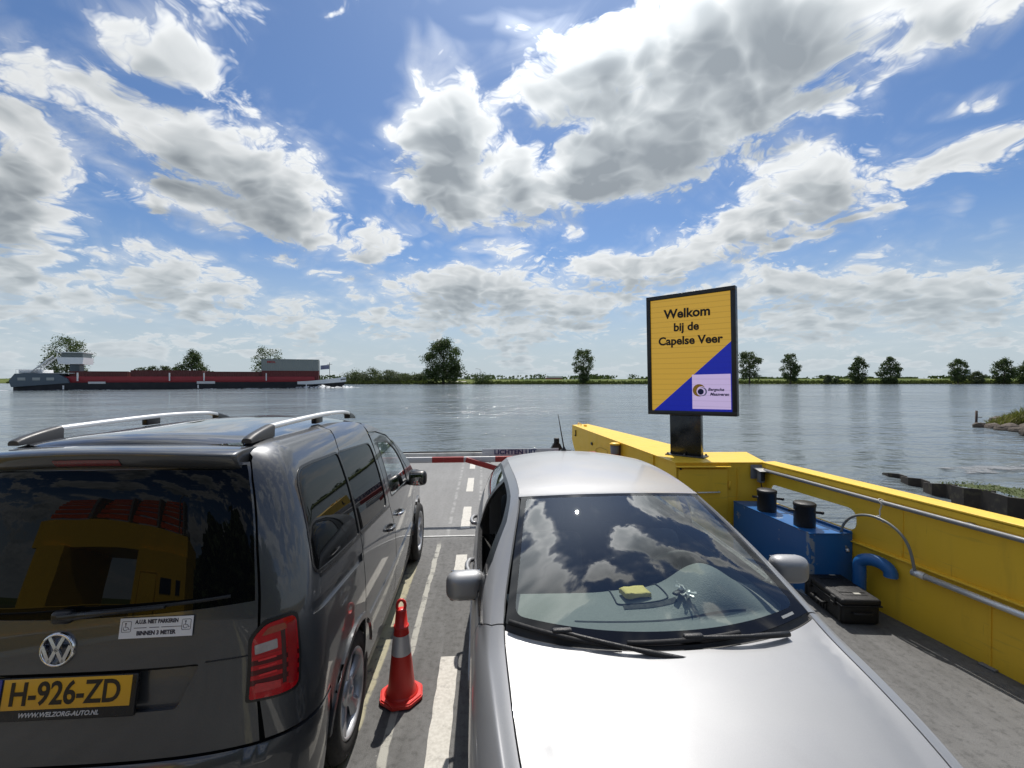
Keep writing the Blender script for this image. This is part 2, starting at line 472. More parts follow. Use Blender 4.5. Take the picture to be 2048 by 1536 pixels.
# ---------------------------------------------------------------- materials
def material(name):
    m = bpy.data.materials.new(name); m.use_nodes = True
    t = m.node_tree; return m, t, t.nodes['Principled BSDF']
def setp(t, b, **kw):
    for k, v in kw.items():
        k = k.replace('_', ' ')
        if k in ('Base Color', 'Emission Color', 'Coat Tint', 'Specular Tint') and not isinstance(v, S): v = (*v[:3], 1)
        put(t, b.inputs[k], v)
def obj_co(t): return S(t, nd(t, 'ShaderNodeTexCoord').outputs['Object'])
def pos(t): return S(t, nd(t, 'ShaderNodeNewGeometry').outputs['Position'])
def bump(t, b, hgt, dist=.01, strength=1.0):
    n = nd(t, 'ShaderNodeBump'); n.inputs['Strength'].default_value = strength; n.inputs['Distance'].default_value = dist
    put(t, n.inputs['Height'], hgt); t.links.new(n.outputs[0], b.inputs['Normal']); return n
def plain(name, col, rough=.5, metal=0.0, coat=0.0, var=.12, scale=6.0, bmp=0.0, spec=.5, crough=.05, dirt=0.0):
    """one colour with slight uneven wear"""
    m, t, b = material(name)
    p = pos(t)
    n = noise(t, p, scale, 5, .6)
    c = mixc(t, n, tuple(q * (1 - var) for q in col), tuple(min(1, q * (1 + var)) for q in col))
    if dirt:
        c = mixc(t, smooth(t, noise(t, p, scale * .6, 6, .65), .5, .75) * dirt, c, (.10, .085, .06))
    r = smooth(t, noise(t, p, scale * 2.3, 4, .6), .3, .7, max(.02, rough - .06), rough + .08)
    setp(t, b, Base_Color=c, Roughness=r, Metallic=metal, Coat_Weight=coat, Coat_Roughness=crough, Specular_IOR_Level=spec)
    if bmp: bump(t, b, noise(t, p, 180, 3, .6), bmp)
    return m
# ---------------------------------------------------------------- river, banks, far shore
CY, SY = math.cos(YAW), math.sin(YAW)
def riv(X, Z, z=0.0):
    """point given across (X) and out (Z) over the river"""
    return Vector((X * CY + Z * SY, -X * SY + Z * CY, z))
WZ = -.55
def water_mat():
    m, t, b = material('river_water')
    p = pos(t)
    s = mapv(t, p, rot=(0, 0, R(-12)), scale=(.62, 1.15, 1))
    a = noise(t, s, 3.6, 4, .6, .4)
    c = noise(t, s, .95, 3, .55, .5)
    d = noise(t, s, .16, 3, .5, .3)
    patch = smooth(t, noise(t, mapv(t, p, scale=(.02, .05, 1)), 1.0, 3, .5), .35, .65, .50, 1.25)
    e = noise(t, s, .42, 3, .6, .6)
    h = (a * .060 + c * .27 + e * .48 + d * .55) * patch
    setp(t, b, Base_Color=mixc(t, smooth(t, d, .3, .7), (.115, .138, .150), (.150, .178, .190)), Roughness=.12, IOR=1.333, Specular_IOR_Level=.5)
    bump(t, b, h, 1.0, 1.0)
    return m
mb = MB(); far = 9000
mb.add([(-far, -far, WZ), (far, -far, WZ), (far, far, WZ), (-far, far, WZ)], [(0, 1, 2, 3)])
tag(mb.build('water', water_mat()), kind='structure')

BANK = [(-6000, 2700), (-1400, 800), (-800, 570), (-406, 362), (-240, 300), (-105, 256), (-20, 238), (70, 224), (240, 208), (700, 182), (2000, 130), (8000, -100)]
def bank_z(X):
    for (a, za), (b, zb) in zip(BANK, BANK[1:]):
        if a <= X <= b: return za + (zb - za) * (X - a) / (b - a)
    return BANK[0][1]
def grass_mat():
    m, t, b = material('meadow_grass')
    p = pos(t)
    n = noise(t, p, .05, 4, .6); n2 = noise(t, mapv(t, p, scale=(.3, .3, 1)), 2.0, 5, .65)
    c = mixc(t, smooth(t, n, .4, .62), (.075, .105, .022), (.13, .15, .040))
    c = mixc(t, smooth(t, n2, .45, .7) * .5, c, (.045, .07, .02))
    z = sep(t, p)[2]
    c = mixc(t, smooth(t, z, WZ + .05, WZ + .30, 1.0, 0.0), c, (.06, .055, .04))
    setp(t, b, Base_Color=c, Roughness=.95, Specular_IOR_Level=.1)
    return m
xs = sorted(set([b[0] for b in BANK] + lin(-1400, 1200, 131)))
prof = [(-2, WZ - .5), (0, WZ - .05), (1.2, WZ + .5), (3, WZ + .95), (14, .55), (60, .7), (80, 1.0), (92, 2.0), (100, 2.0), (120, .6), (700, .8), (6000, 1.0)]
rng = random.Random(5)
jit = {x: (rng.uniform(-.6, .6), rng.uniform(-.1, .12)) for x in xs}
def bank_pt(u, v):
    x = xs[u]; d, z = prof[v]
    lift = 2.4 if (x < -170 and 80 <= d <= 100) else 0
    return riv(x, bank_z(x) + d + (jit[x][0] if d < 5 else 0), z + lift + (jit[x][1] if 1 < v < 6 else 0))
mb = MB(); mb.grid(bank_pt, range(len(xs)), range(len(prof)))
tag(mb.build('far_bank', grass_mat()), kind='structure')

# ---- foliage
def leaf_mat(name, a, b2):
    m, t, b = material(name)
    p = pos(t)
    n = noise(t, p, .45, 3, .6); n2 = noise(t, p, 2.2, 2, .6)
    setp(t, b, Base_Color=mixc(t, smooth(t, n * .6 + n2 * .4, .35, .65), a, b2), Roughness=.62, Specular_IOR_Level=.25)
    tr = nd(t, 'ShaderNodeBsdfTranslucent'); put(t, tr.inputs[0], (a[0] * 1.9, a[1] * 1.9, a[2] * 1.1, 1))
    ms = nd(t, 'ShaderNodeMixShader'); ms.inputs[0].default_value = .28
    t.links.new(b.outputs[0], ms.inputs[1]); t.links.new(tr.outputs[0], ms.inputs[2])
    t.links.new(ms.outputs[0], t.nodes['Material Output'].inputs[0])
    return m
LEAF_D = leaf_mat('dark_leaves', (.036, .058, .020), (.085, .120, .042))
LEAF_M = leaf_mat('poplar_leaves', (.050, .074, .028), (.105, .140, .055))
LEAF_W = leaf_mat('willow_leaves', (.060, .080, .040), (.120, .145, .080))
BARK = plain('bark', (.07, .055, .042), .9, var=.3)
def crown_mesh(name, prof, H, W, n_lobe, n_leaf, leaf, seed, mat, parent, spread=.16, hollow=.5):
    """leaf clumps through a crown: prof(h 0..1) = radius 0..1 of the outline"""
    r = random.Random(seed); V, F = [], []
    lobes = []
    for i in range(n_lobe):
        while True:
            h = r.random()
            if r.random() < .25 + .75 * prof(h): break
        rad = prof(h) * W / 2 * math.sqrt(r.uniform(hollow ** 2, 1)) * .86
        a = r.uniform(0, 2 * math.pi)
        lobes.append((Vector((rad * math.cos(a), rad * math.sin(a), h * H)), W * spread * r.uniform(.7, 1.35)))
    for k in range(int(n_leaf * 1.9)):
        c, rr = lobes[r.randrange(n_lobe)]
        if k % 4 == 0:
            h = r.random(); a = r.uniform(0, 6.28); q = prof(h) * W / 2 * .8 * math.sqrt(r.random())
            c = Vector((q * math.cos(a), q * math.sin(a), h * H)); rr = W * .06
        d = Vector((r.gauss(0, 1), r.gauss(0, 1), r.gauss(0, 1))).normalized() * rr * r.random() ** .45
        d.z *= .8
        p = c + d
        nrm = (d.normalized() + Vector((r.gauss(0, .5), r.gauss(0, .5), r.gauss(0, .5) + .3))).normalized()
        u = nrm.orthogonal().normalized(); u.rotate(Matrix.Rotation(r.uniform(0, 6.28), 3, nrm)); w = nrm.cross(u)
        s = leaf * r.uniform(.6, 1.3); b = len(V)
        V += [p - u * s, p - w * s * .55 + nrm * s * .12, p + u * s, p + w * s * .55 + nrm * s * .12]
        F.append((b, b + 1, b + 2, b + 3))
    mb = MB(); mb.add(V, F); return mb.build(name, mat, parent, fix=False)
def tree(label, at, H, W, prof, seed, mat, trunk=.18, n_lobe=34, n_leaf=1500, leaf=.5, cat='tree', group=None, name='poplar_tree', low=.08, r0=.03, spread=.16):
    t = thing(name, label, cat, at, group=group)
    r = random.Random(seed + 99)
    crown = crown_mesh('crown', prof, H * (1 - low), W, n_lobe, n_leaf, leaf, seed, mat, t, spread)
    crown.location = (0, 0, H * low)
    mb = MB(); R0 = H * r0
    mb.tube([(0, 0, -.4), (0, 0, H * .12), (W * .01, 0, H * .35), (0, W * .01, H * .6), (0, 0, H * .85)], [R0, R0 * .8, R0 * .62, R0 * .4, R0 * .1], 8)
    for i in range(9):
        z = H * r.uniform(max(.16, low), .62); a = r.uniform(0, 6.28); L = W * r.uniform(.22, .42)
        mb.tube([(0, 0, z), (L * .5 * math.cos(a), L * .5 * math.sin(a), z + L * .5), (L * math.cos(a), L * math.sin(a), z + L * 1.05)], [R0 * .4, R0 * .25, R0 * .08], 6)
    mb.build('trunk', BARK, t, fix=False)
    return t
egg = lambda h: max(.12, math.sin(math.pi * min(1, max(0, h * .94 + .05)) ** .85)) ** .75
dome = lambda h: max(.2, 1 - abs(2 * h - .88) ** 3.0 * .92) ** .6
cone_ = lambda h: max(.12, (1 - h) ** .6 * (.5 + 1.0 * min(1, h * 3.0)) * .95)
loose = lambda h: (.55 + .45 * math.sin(math.pi * h))
P_R = 'poplars along the far river bank'
P_L = 'trees beyond the moored barge'
def far_tree(label, px, Z, top, base, wpx, prof, seed, mat, group, **k):
    X = (px - 1024) / 890 * Z; at = riv(X, Z, .35 if Z - bank_z(X) > 3 else .1)
    return tree(label, at, (base - top) / 890 * Z, wpx / 890 * Z, prof, seed, mat, group=group, **k)
far_tree('wide tree rising behind the barge wheelhouse', 133, 325, 668, 758, 82, dome, 1, LEAF_M, None, n_lobe=60, n_leaf=3200, leaf=.62, name='broadleaf_tree', spread=.15)
far_tree('small pointed dense tree behind the red containers amidships', 384, 292, 690, 752, 58, cone_, 2, LEAF_D, None, n_lobe=36, n_leaf=2400, leaf=.55, name='broadleaf_tree')
far_tree('loose airy tree rising behind the grey container', 537, 278, 684, 752, 62, loose, 3, LEAF_M, None, n_lobe=30, n_leaf=1300, leaf=.5, name='broadleaf_tree', low=.16, spread=.14)
far_tree('largest dark tree with a rounded crown beside the landing ramp', 887, 243, 680, 764, 84, dome, 4, LEAF_D, None, n_lobe=70, n_leaf=6000, leaf=.50, name='broadleaf_tree', low=.05, r0=.035, spread=.15)
far_tree('lone poplar with bare stem and bush at its foot, left of the display', 1166, 226, 703, 768, 44, loose, 5, LEAF_M, P_R, n_lobe=32, n_leaf=1700, leaf=.42, low=.24, spread=.16)
far_tree('loose poplar just right of the display cabinet', 1499, 214, 706, 768, 46, loose, 6, LEAF_M, P_R, n_lobe=34, n_leaf=1700, leaf=.42, low=.14, spread=.16)
far_tree('slender ragged poplar, second to the right of the display', 1581, 213, 712, 768, 38, loose, 7, LEAF_D, P_R, n_lobe=34, n_leaf=1700, leaf=.40, low=.06)
far_tree('dense upright poplar, left one of the close pair', 1718, 211, 720, 769, 38, egg, 8, LEAF_D, P_R, n_lobe=34, n_leaf=1700, leaf=.40, low=.02)
far_tree('broad poplar with side branch, right one of the close pair', 1780, 211, 719, 769, 46, egg, 9, LEAF_D, P_R, n_lobe=36, n_leaf=1800, leaf=.42, low=.02)
far_tree('poplar standing in front of the cooling tower', 1916, 209, 725, 770, 36, loose, 10, LEAF_D, P_R, n_lobe=30, n_leaf=1500, leaf=.38, low=.06)
far_tree('round poplar right of the two thin chimneys', 2008, 208, 723, 770, 42, egg, 11, LEAF_D, P_R, n_lobe=32, n_leaf=1600, leaf=.40, low=.02)
far_tree('poplar cut off by the right edge of the view', 2056, 208, 726, 770, 42, egg, 12, LEAF_D, P_R, n_lobe=32, n_leaf=1500, leaf=.40, low=.02)
def shrub(label, px, Z, top, base, wpx, seed, mat, group=None, n=900, leaf=.35, name='shrub'):
    X = (px - 1024) / 890 * Z
    t = thing(name, label, 'shrub', riv(X, Z, .3), group=group)
    H, W = (base - top) / 890 * Z, wpx / 890 * Z
    crown_mesh('crown', dome, H, W, 22, n, leaf, seed, mat, t, .2, .3)
    mb = MB()
    for i in range(4):
        a = i * 1.6; mb.tube([(0, 0, -.3), (W * .12 * math.cos(a), W * .12 * math.sin(a), H * .35), (W * .22 * math.cos(a), W * .22 * math.sin(a), H * .7)], [H * .02, H * .015, H * .006], 5)
    mb.build('stem', BARK, t, fix=False)
    return t
W_G = 'willow scrub between the barge bow and the big tree'
for i, (px, top, w, l) in enumerate([(712, 743, 58, 'low willow shrub nearest the barge bow'), (742, 736, 52, 'tallest willow shrub in the scrub row'), (775, 739, 50, 'rounded willow shrub right of the tallest one'),
                                     (808, 744, 54, 'flat willow shrub in the scrub row middle'), (838, 746, 40, 'last willow shrub beside the big dark tree')]):
    shrub(l, px, 262 - i * 2, top, 762, w, 30 + i, LEAF_W, W_G, n=1300, leaf=.42)
shrub('dark shrub right of the landing ramp lamps', 965, 240, 747, 763, 46, 41, LEAF_D, n=800)
shrub('rounded bush at the foot of the lone poplar', 1166, 224, 752, 769, 26, 42, LEAF_D)
shrub('grey green willow bush between two poplars on the right bank', 1655, 214, 753, 768, 16, 43, LEAF_W, n=500)
shrub('rounded grey willow bush below the thin chimneys', 1953, 211, 750, 770, 28, 44, LEAF_W)
shrub('small low bush beside the grey green willow bush', 1672, 214, 761, 769, 14, 46, LEAF_D, n=300)
# far groves behind the left dike: each crown its own tree
G_L = 'distant grove behind the red containers'
for i, (px, top, w) in enumerate([(284, 728, 32), (306, 726, 30), (328, 727, 30), (349, 729, 28), (424, 738, 26), (446, 739, 24)]):
    far_tree(['dark far tree in the grove, leftmost crown', 'dark far tree in the grove, second crown', 'dark far tree in the grove, third crown', 'dark far tree in the grove, fourth crown beside the pointed tree',
              'small far tree right of the pointed tree', 'small far tree above the middle container gap'][i], px, 420, top, 757, w, dome, 60 + i, LEAF_D, G_L, n_lobe=16, n_leaf=500, leaf=.8, name='distant_tree')
# tree line on the skyline: nobody could count it
r = random.Random(77); mb = MB()
V, F = [], []
X = -1500.0
while X < 1900:
    Z = bank_z(X) + r.uniform(420, 620)
    hgt = r.uniform(3.0, 8.0) * (1.25 if X < 250 else .75) * (.35 if r.random() < .3 else 1); w = r.uniform(9, 26)
    for k in range(46):
        p = riv(X + r.gauss(0, w * .4), Z + r.uniform(-5, 5), .8 + hgt * r.random() ** .7)
        s = r.uniform(.8, 1.9); a = r.uniform(0, 3.14); u = Vector((math.cos(a), math.sin(a), r.uniform(-.5, .5))) * s; v = Vector((r.uniform(-.4, .4), r.uniform(-.4, .4), 1)) * s * .7
        b = len(V); V += [p - u - v, p + u - v, p + u + v, p - u + v]; F.append((b, b + 1, b + 2, b + 3))
    X += r.uniform(6, 17)
mb.add(V, F); tag(mb.build('treeline', LEAF_D, fix=False), 'low dark line of far trees along the skyline', 'treeline', kind='stuff')
# reeds and grass along the water's edge
r = random.Random(78); V, F = [], []
for k in range(15000):
    X = r.uniform(-420, 330) if k < 13000 else r.uniform(330, 700)
    if -43 < X < -18 and True:
        if r.random() < .9: continue
    d = abs(r.gauss(0, 1.6)) + .3
    p = riv(X, bank_z(X) + d, WZ + min(1.2, d * .4)); s = r.uniform(.25, .6); hh = r.uniform(.3, .85) * (1.35 if X < -40 else 1.0)
    a = r.uniform(0, 3.14); u = Vector((math.cos(a), math.sin(a), 0)) * s
    b = len(V); V += [p - u, p + u, p + u * .6 + Vector((0, 0, hh)), p - u * .6 + Vector((r.uniform(-.1, .1), 0, hh * 1.2))]; F.append((b, b + 1, b + 2, b + 3))
mb = MB(); mb.add(V, F)
REED = leaf_mat('reeds', (.055, .075, .022), (.12, .135, .050))
tag(mb.build('reeds', REED, fix=False), 'fringe of reeds and grass along the far bank', 'reeds', kind='stuff')
# landing ramp across the river, its lamps, a barn, a cooling tower, chimneys
CONC = plain('pale_concrete', (.42, .39, .34), .9, var=.15, scale=.4)
mb = MB()
def ramp_pt(u, v): return riv(-31 + u * (6.0 - 2.2 * v), bank_z(-31) - 1.5 + v * 26, WZ - .1 + v ** .7 * 1.6)
mb.grid(ramp_pt, [-1, 0, 1], lin(0, 1, 8)); tag(mb.build('landing_ramp', CONC), kind='structure')
LPOST = plain('pale_post', (.62, .62, .60), .6)
GALV = plain('galvanised_steel', (.42, .43, .44), .45, .7, var=.08)
for (X, lab, s) in ((-36.6, 'grey lamp post left of the far landing ramp', 1), (-17.4, 'grey lamp post right of the far landing ramp', -1)):
    t = thing('lamp_post', lab, 'lamp post', riv(X, bank_z(X) + 6, .4), group='lamp posts at the far landing')
    MB().tube([(0, 0, -.3), (0, 0, 7.2)], [.2, .15], 8).build('pole', LPOST, t)
    MB().tube([(0, 0, 7.1), (.5 * s, 0, 7.4), (2.0 * s, 0, 7.5)], [.14, .12, .12], 6).box((2.2 * s, 0, 7.48), (.9, .3, .2), bev=.03).build('lamp_head', LPOST, t)
t = thing('barn', 'low far barn with a pale roof and red wall on the skyline', 'barn', riv(44, 470, .8))
mb = MB(); mb.box((0, 0, 1.2), (16, 10, 2.4)); mb.build('wall', plain('red_wall', (.30, .07, .05), .9), t)
MB().prism([(-8.6, 2.4), (8.6, 2.4), (8.6, 2.7), (7.6, 4.3), (-7.6, 4.3), (-8.6, 2.7)], -5.4, 5.4, 'XZ').build('roof', plain('pale_roof', (.55, .56, .58), .6), t)
PALE = plain('haze_tinted_concrete', (.55, .60, .66), .9, var=.05, scale=.02)  # concrete tinted pale blue: distance haze is put into the colour
t = MB().lathe([(42 * .72, 0), (36 * .72, 20), (29 * .72, 48), (26 * .72, 68), (25.4 * .72, 80), (27 * .72, 92), (25.5 * .72, 92), (24 * .72, 80)], 32, riv(3890, 3800, -12)).build('cooling_tower', PALE)
tag(t, 'hazy waisted cooling tower far beyond the right bank', 'cooling tower')
for X, h, lab in ((4010, 72, 'thin left chimney far beyond the willow bush'), (4100, 76, 'thin right chimney far left of the round poplar')):
    tag(MB().lathe([(4.2, 0), (3.2, h), (2.6, h)], 12, riv(X, 3800, -10)).build('chimney', PALE), lab, 'chimney', 'far chimneys')

# ---- barge
HX = Vector((72.2, 30.0)).normalized()
b0 = riv(-127.6, 115.7, WZ); b1 = riv(-55.4, 145.7, WZ)
ang = math.atan2(b1.y - b0.y, b1.x - b0.x)
BG = thing('barge', 'long dark river barge with red coaming carrying containers', 'barge', b0, ang)
BW, BL = 4.4, 78.2
navy = plain('dark_hull_paint', (.010, .012, .017), .7, var=.25, scale=.3)
slate = plain('slate_paint', (.075, .105, .135), .45, var=.12, scale=.5)
bred = plain('barge_red', (.27, .018, .026), .5, var=.15, scale=.5)
white = plain('white_paint', (.72, .73, .74), .4, var=.06)
def hull_pt(u, v):
    x = u * BL
    w = BW * min(1, (1 - max(0, (u - .88) / .12) ** 1.8) + .001) * (1 - .25 * max(0, (.06 - u) / .06) ** 2)
    top = 2.0 + (1.0 * max(0, (u - .86) / .14) ** 1.3) + (.4 if u < .13 else 0)
    return w, top, x
us = lin(0, .13, 8) + lin(.131, .86, 12) + lin(.87, 1, 14)
mb = MB()
def hp(i, j):
    w, top, x = hull_pt(us[i], 0)
    ring = [(-w, -.6), (-w, 0.0), (-w * 1.0, top), (w, top), (w, 0.0), (w, -.6)]
    y, z = ring[j]
    if us[i] > .88 and j in (0, 1, 4, 5): y *= .72
    return Vector((x + (1.2 if us[i] > .97 and j in (2, 3) else 0), y, z))
mb.grid(hp, range(len(us)), range(6), smooth=False); mb.add([hp(0, j) for j in range(6)], [(0, 1, 2, 3, 4, 5)])
mb.build('hull', navy, BG)
mb = MB(); mb.box((39.6, 0, 2.75), (60.5, 7.6, 1.7), bev=.05); mb.build('coaming', bred, BG)
mb = MB()                                      # stern deckhouse with raked ends
mb.prism([(0.2, 0.9), (11.4, 1.9), (11.0, 3.0), (9.2, 4.2), (3.4, 4.5), (.9, 4.3), (-.2, 2.6)], -4.55, 4.55, 'XZ'); dh = mb.build('deckhouse', slate, BG)
gl = plain('cabin_glass', (.30, .33, .33), .15)
for x in (2.2, 5.0, 7.7): MB().box((x, -4.58, 2.95), (1.5, .06, .75), bev=.02).build('window', gl, dh)
mb = MB(); mb.box((8.6, 0, 4.45), (7.0, 8.2, .12)); mb.box((3.0, 0, 4.9), (4.6, 5.2, .9), bev=.1); mb.build('deck_roof', white, BG)
t = MB().box((11.2, 0, 5.6), (2.0, 2.4, 4.6)).build('column', slate, BG)
wh = MB(); wh.prism([(8.6, 6.9), (13.5, 6.9), (13.7, 8.65), (8.2, 8.65)], -2.9, 2.9, 'XZ'); wh = wh.build('wheelhouse', plain('grey_white', (.80, .81, .83), .5), BG)
MB().box((11.2, 0, 9.2), (4.4, 5.0, 1.2)).build('window_band', plain('wheelhouse_glass', (.10, .13, .14), .1), wh)
MB().box((11.0, 0, 9.95), (5.8, 6.2, .2)).build('roof', white, wh)
mb = MB()
for k in range(2): mb.tube([(3.4, -3.6 + 2.4 * k, 4.6), (8.0, -3.6 + 2.4 * k, 9.0)], .16, 6)
for k in range(12): mb.box((3.6 + k * .36, -2.4, 4.8 + k * .345), (.3, 2.4, .10))
for k in range(7): mb.tube([(.3 + k * .8, -2.7, 4.4), (.3 + k * .8, -2.7, 5.4)], .04, 5)
mb.tube([(.3, -2.7, 5.4), (5.2, -2.7, 5.4)], .04, 5); mb.tube([(7.4, -3.1, 10.2), (6.2, -3.1, 10.5)], .05, 5)
mb.build('stairs', white, BG)
mb = MB()
for sgn in (-1, 1):
    mb.grid(lambda u, v: Vector((lin(65, BL + 1.0, 16)[u], sgn * (hull_pt(lin(65, BL, 16)[u] / BL, 0)[0] + .06), hull_pt(lin(65, BL, 16)[u] / BL, 0)[1] + lin(-.75 - .3 * u / 15, .5 * u / 15 + .10, 2)[v])), range(16), [0, 1])
mb.build('bow_bulwark', plain('pale_bulwark', (.66, .68, .70), .5), BG)
MB().tube([(74.2, 0, 2.6), (74.2, 0, 8.2)], .08, 6).tube([(73.4, 0, 7.6), (75.0, 0, 7.6)], .06, 6).build('mast', navy, BG)
fl = MB().grid(lambda u, v: Vector((74.1 - u, .12 * math.sin(u * 4), 6.1 + v - u * .10)), lin(0, 2.6, 9), [0, .45, .46, .9, .91, 1.35]); fl.build('flag', plain('flag_cloth', (.22, .24, .36), .8, var=.5, scale=3), BG)
for c_, s_ in (((17.0, -4.46, 1.95), (3.6, .05, .55)), ((41.4, -4.46, 1.9), (4.4, .05, .7))): MB().box(c_, s_).build('name_board', plain('board_white', (.52, .53, .55), .6), BG)
for x in (10.2, 39.5, 67.5): MB().box((x, -4.45, .75), (.30, .10, 1.0)).build('draught_mark', white, BG)
for x in (13.0, 32.8, 40.9, 56.6): MB().box((x, -4.3, 3.5), (.28, .2, 2.2)).build('bracket', white, BG)
cdark = plain('oxide_red', (.10, .022, .020), .6, var=.2, scale=.6); cgrey = plain('container_grey', (.23, .255, .245), .6, var=.06, scale=.6)
cred = plain('oxide_red_bright', (.125, .020, .020), .6, var=.15, scale=.6)
Mb = BASE[BG]
def container(label, x0, x1, z0, z1, m, writing=None):
    t = thing('container', label, 'container', Mb @ Vector(((x0 + x1) / 2, 0, z0)), ang, 'containers stacked in the barge hold')
    L, w, h = x1 - x0, 6.6, z1 - z0
    mb = MB(); n = int(L / .3)
    pts = []
    for k in range(n): x = -L / 2 + .15 + (L - .3) * k / n; pts += [(x, -w / 2 + (.06 if k % 2 else 0)), (x + (L - .3) / n * .55, -w / 2 + (.06 if k % 2 else 0))]
    mb.prism(pts + [(L / 2 - .15, w / 2), (-L / 2 + .15, w / 2)], .12, h - .12)
    mb.build('side_panel', m, t)
    mb = MB()
    for sx in (-1, 1):
        for sy in (-1, 1): mb.box((sx * (L / 2 - .08), sy * (w / 2 - .04), h / 2), (.16, .16, h))
    for sy in (-1, 1):
        for z in (.08, h - .08): mb.box((0, sy * (w / 2 - .035), z), (L - .3, .14, .16))
    mb.build('corner_frame', m, t)
    if writing: text('lettering', writing, .85, plain('red_letters', (.35, .03, .03), .6), frame(Vector((-L / 2 + 2.7, -w / 2 - .08, h - .95)), (1, 0, 0), (0, 0, 1)), t, 1.3, .03)
    return t
container('dark red container nearest the wheelhouse', 11.0, 23.4, 2.2, 5.0, cdark)
container('dark red container amidships with the pointed tree above', 23.8, 40.6, 2.2, 5.35, cdark)
container('dark red container between amidships and the grey one', 41.0, 55.0, 2.2, 5.05, cdark)
container('brighter red container underneath the grey one', 55.2, 71.2, 2.2, 5.4, cred)
container('grey container topmost of its stack near the bow', 55.2, 71.2, 5.4, 8.95, cgrey, 'MOL')
# bow wave and wake
def foam_mat():
    m, t, b = material('foam')
    n = noise(t, pos(t), 1.6, 6, .7)
    setp(t, b, Base_Color=(.70, .73, .75), Roughness=.8, Alpha=smooth(t, n, .40, .58) * .95)
    return m
FOAM = foam_mat()
mb = MB()
def strip(x0, x1, y0, wid, n=24, h=.28, seed=1):
    rr = random.Random(seed)
    hs = [rr.uniform(.2, 1) * math.sin(math.pi * min(1, (i + 1) / n)) for i in range(n + 1)]
    mb.grid(lambda i, j: Mb @ Vector((x0 + (x1 - x0) * i / n, y0 - wid * j / 2 * (.6 + .4 * hs[i]), .03 + (h * hs[i] if j == 1 else 0))), range(n + 1), range(3))
strip(62, 84, -3.4, 2.6, 34, 1.15, 2); strip(76, 83, 3.4, -2.0, 14, .7, 3); strip(36, 66, -4.5, .9, 30, .2, 4); strip(0, 30, -4.5, .6, 20, .12, 8)
strip(-24, 1, -1.0, 5.0, 30, .55, 5); strip(-40, -4, 3.0, 4.5, 30, .3, 6)
tag(mb.build('foam', FOAM), 'white bow wave and wake along the barge', 'foam', kind='stuff')

# ---- groyne, marker post and sheet pile wall at the right
ROCK = plain('groyne_rock', (.105, .082, .064), .8, var=.45, scale=5, bmp=.02)
r = random.Random(11)
RG = 'stones along the groyne edge'
def rock(at, s, seed, label):
    rr = random.Random(seed); bm = bmesh.new(); bmesh.ops.create_icosphere(bm, subdivisions=2, radius=1)
    o = Vector((rr.random() * 50, rr.random() * 50, 0))
    for v in bm.verts:
        n = mnoise.noise(v.co * 1.1 + o); v.co *= 1 + .38 * n + .1 * mnoise.noise(v.co * 3 + o)
        v.co = Vector((v.co.x * s[0], v.co.y * s[1], v.co.z * s[2]))
    mb = MB(); mb.addbm(bm, 0, False)
    return tag(mb.build('rock', ROCK), label, 'rock', RG), Vector(at)
spots = [(1962, 858, .55, .35, .26), (1985, 860, .60, .4, .30), (2004, 864, .45, .35, .22), (2020, 862, .7, .5, .34), (2042, 868, .6, .4, .3), (2060, 862, .8, .5, .4), (1998, 852, .6, .4, .32), (2035, 850, .7, .5, .42), (2064, 876, .7, .5, .34)]
rl = ['brown rock at the tip of the groyne nearest the marker post', 'wide brown rock second from the groyne tip', 'small brown rock at the waterline of the groyne', 'large rock in the middle of the groyne front', 'rock at the groyne waterline near the view edge',
      'big groyne rock at the view edge', 'rock behind the tip stones under the grass', 'upper groyne rock just below the grass', 'lowest groyne rock at the view edge']
for i, (px, py, a, b, c) in enumerate(spots):
    Z = (2.1 - WZ) * 890 / (py - 760.3); o, at = rock(riv((px - 1024) / 890 * Z, Z, WZ + .05 + (.15 if i > 5 else 0)), (a * .72, b * .72, c * .8), i, rl[i]); o.location = at; o.rotation_euler = (0, 0, i * 1.3)
mb = MB()
def gro(u, v): return riv(26.3 + u * 12 - .6 * math.cos(v * 3.1), 24.4 + v * 2.4 - 1.2 + u * .8, WZ - .2 + (.75 + u * .5) * (1 - abs(v - .5) * 1.6) * min(1, .45 + u * 3))
mb.grid(gro, lin(0, 1, 14), lin(0, 1, 9)); tag(mb.build('groyne', grass_mat()), kind='structure')
V, F = [], []
for k in range(2600):
    u = r.random() ** 1.1; v = r.uniform(.2, .85); p = gro(u * .8, v); h = r.uniform(.15, .62) * (.5 + min(1, u * 6) * .6); a = r.uniform(0, 6.28); w = r.uniform(.015, .04); lean = Vector((r.gauss(0, .12), r.gauss(0, .12), 0))
    d = Vector((math.cos(a), math.sin(a), 0)) * w; b = len(V)
    V += [p - d, p + d, p + d * .7 + lean * .5 + Vector((0, 0, h * .6)), p - d * .7 + lean * .5 + Vector((0, 0, h * .6)), p + lean * 1.5 + Vector((0, 0, h))]; F += [(b, b + 1, b + 2, b + 3), (b + 3, b + 2, b + 4)]
mb = MB(); mb.add(V, F); tag(mb.build('groyne_grass', leaf_mat('dry_grass', (.10, .115, .03), (.22, .19, .075)), fix=False), 'yellow green grass on top of the rock groyne', 'grass', kind='stuff')
RUST = plain('rusty_steel', (.075, .050, .040), .85, var=.4, scale=9)
Zp = (2.1 - WZ) * 890 / (853 - 760.3); pp = riv((1953 - 1024) / 890 * Zp, Zp, WZ)
t = thing('marker_post', 'thin rusty post standing in the water by the groyne', 'post', pp)
MB().tube([(0, 0, -.5), (.02, 0, .80)], .055, 8).build('pole', RUST, t)
MB().tube([(0, 0, .42), (.35, 0, .41)], .018, 6).build('peg', RUST, t)
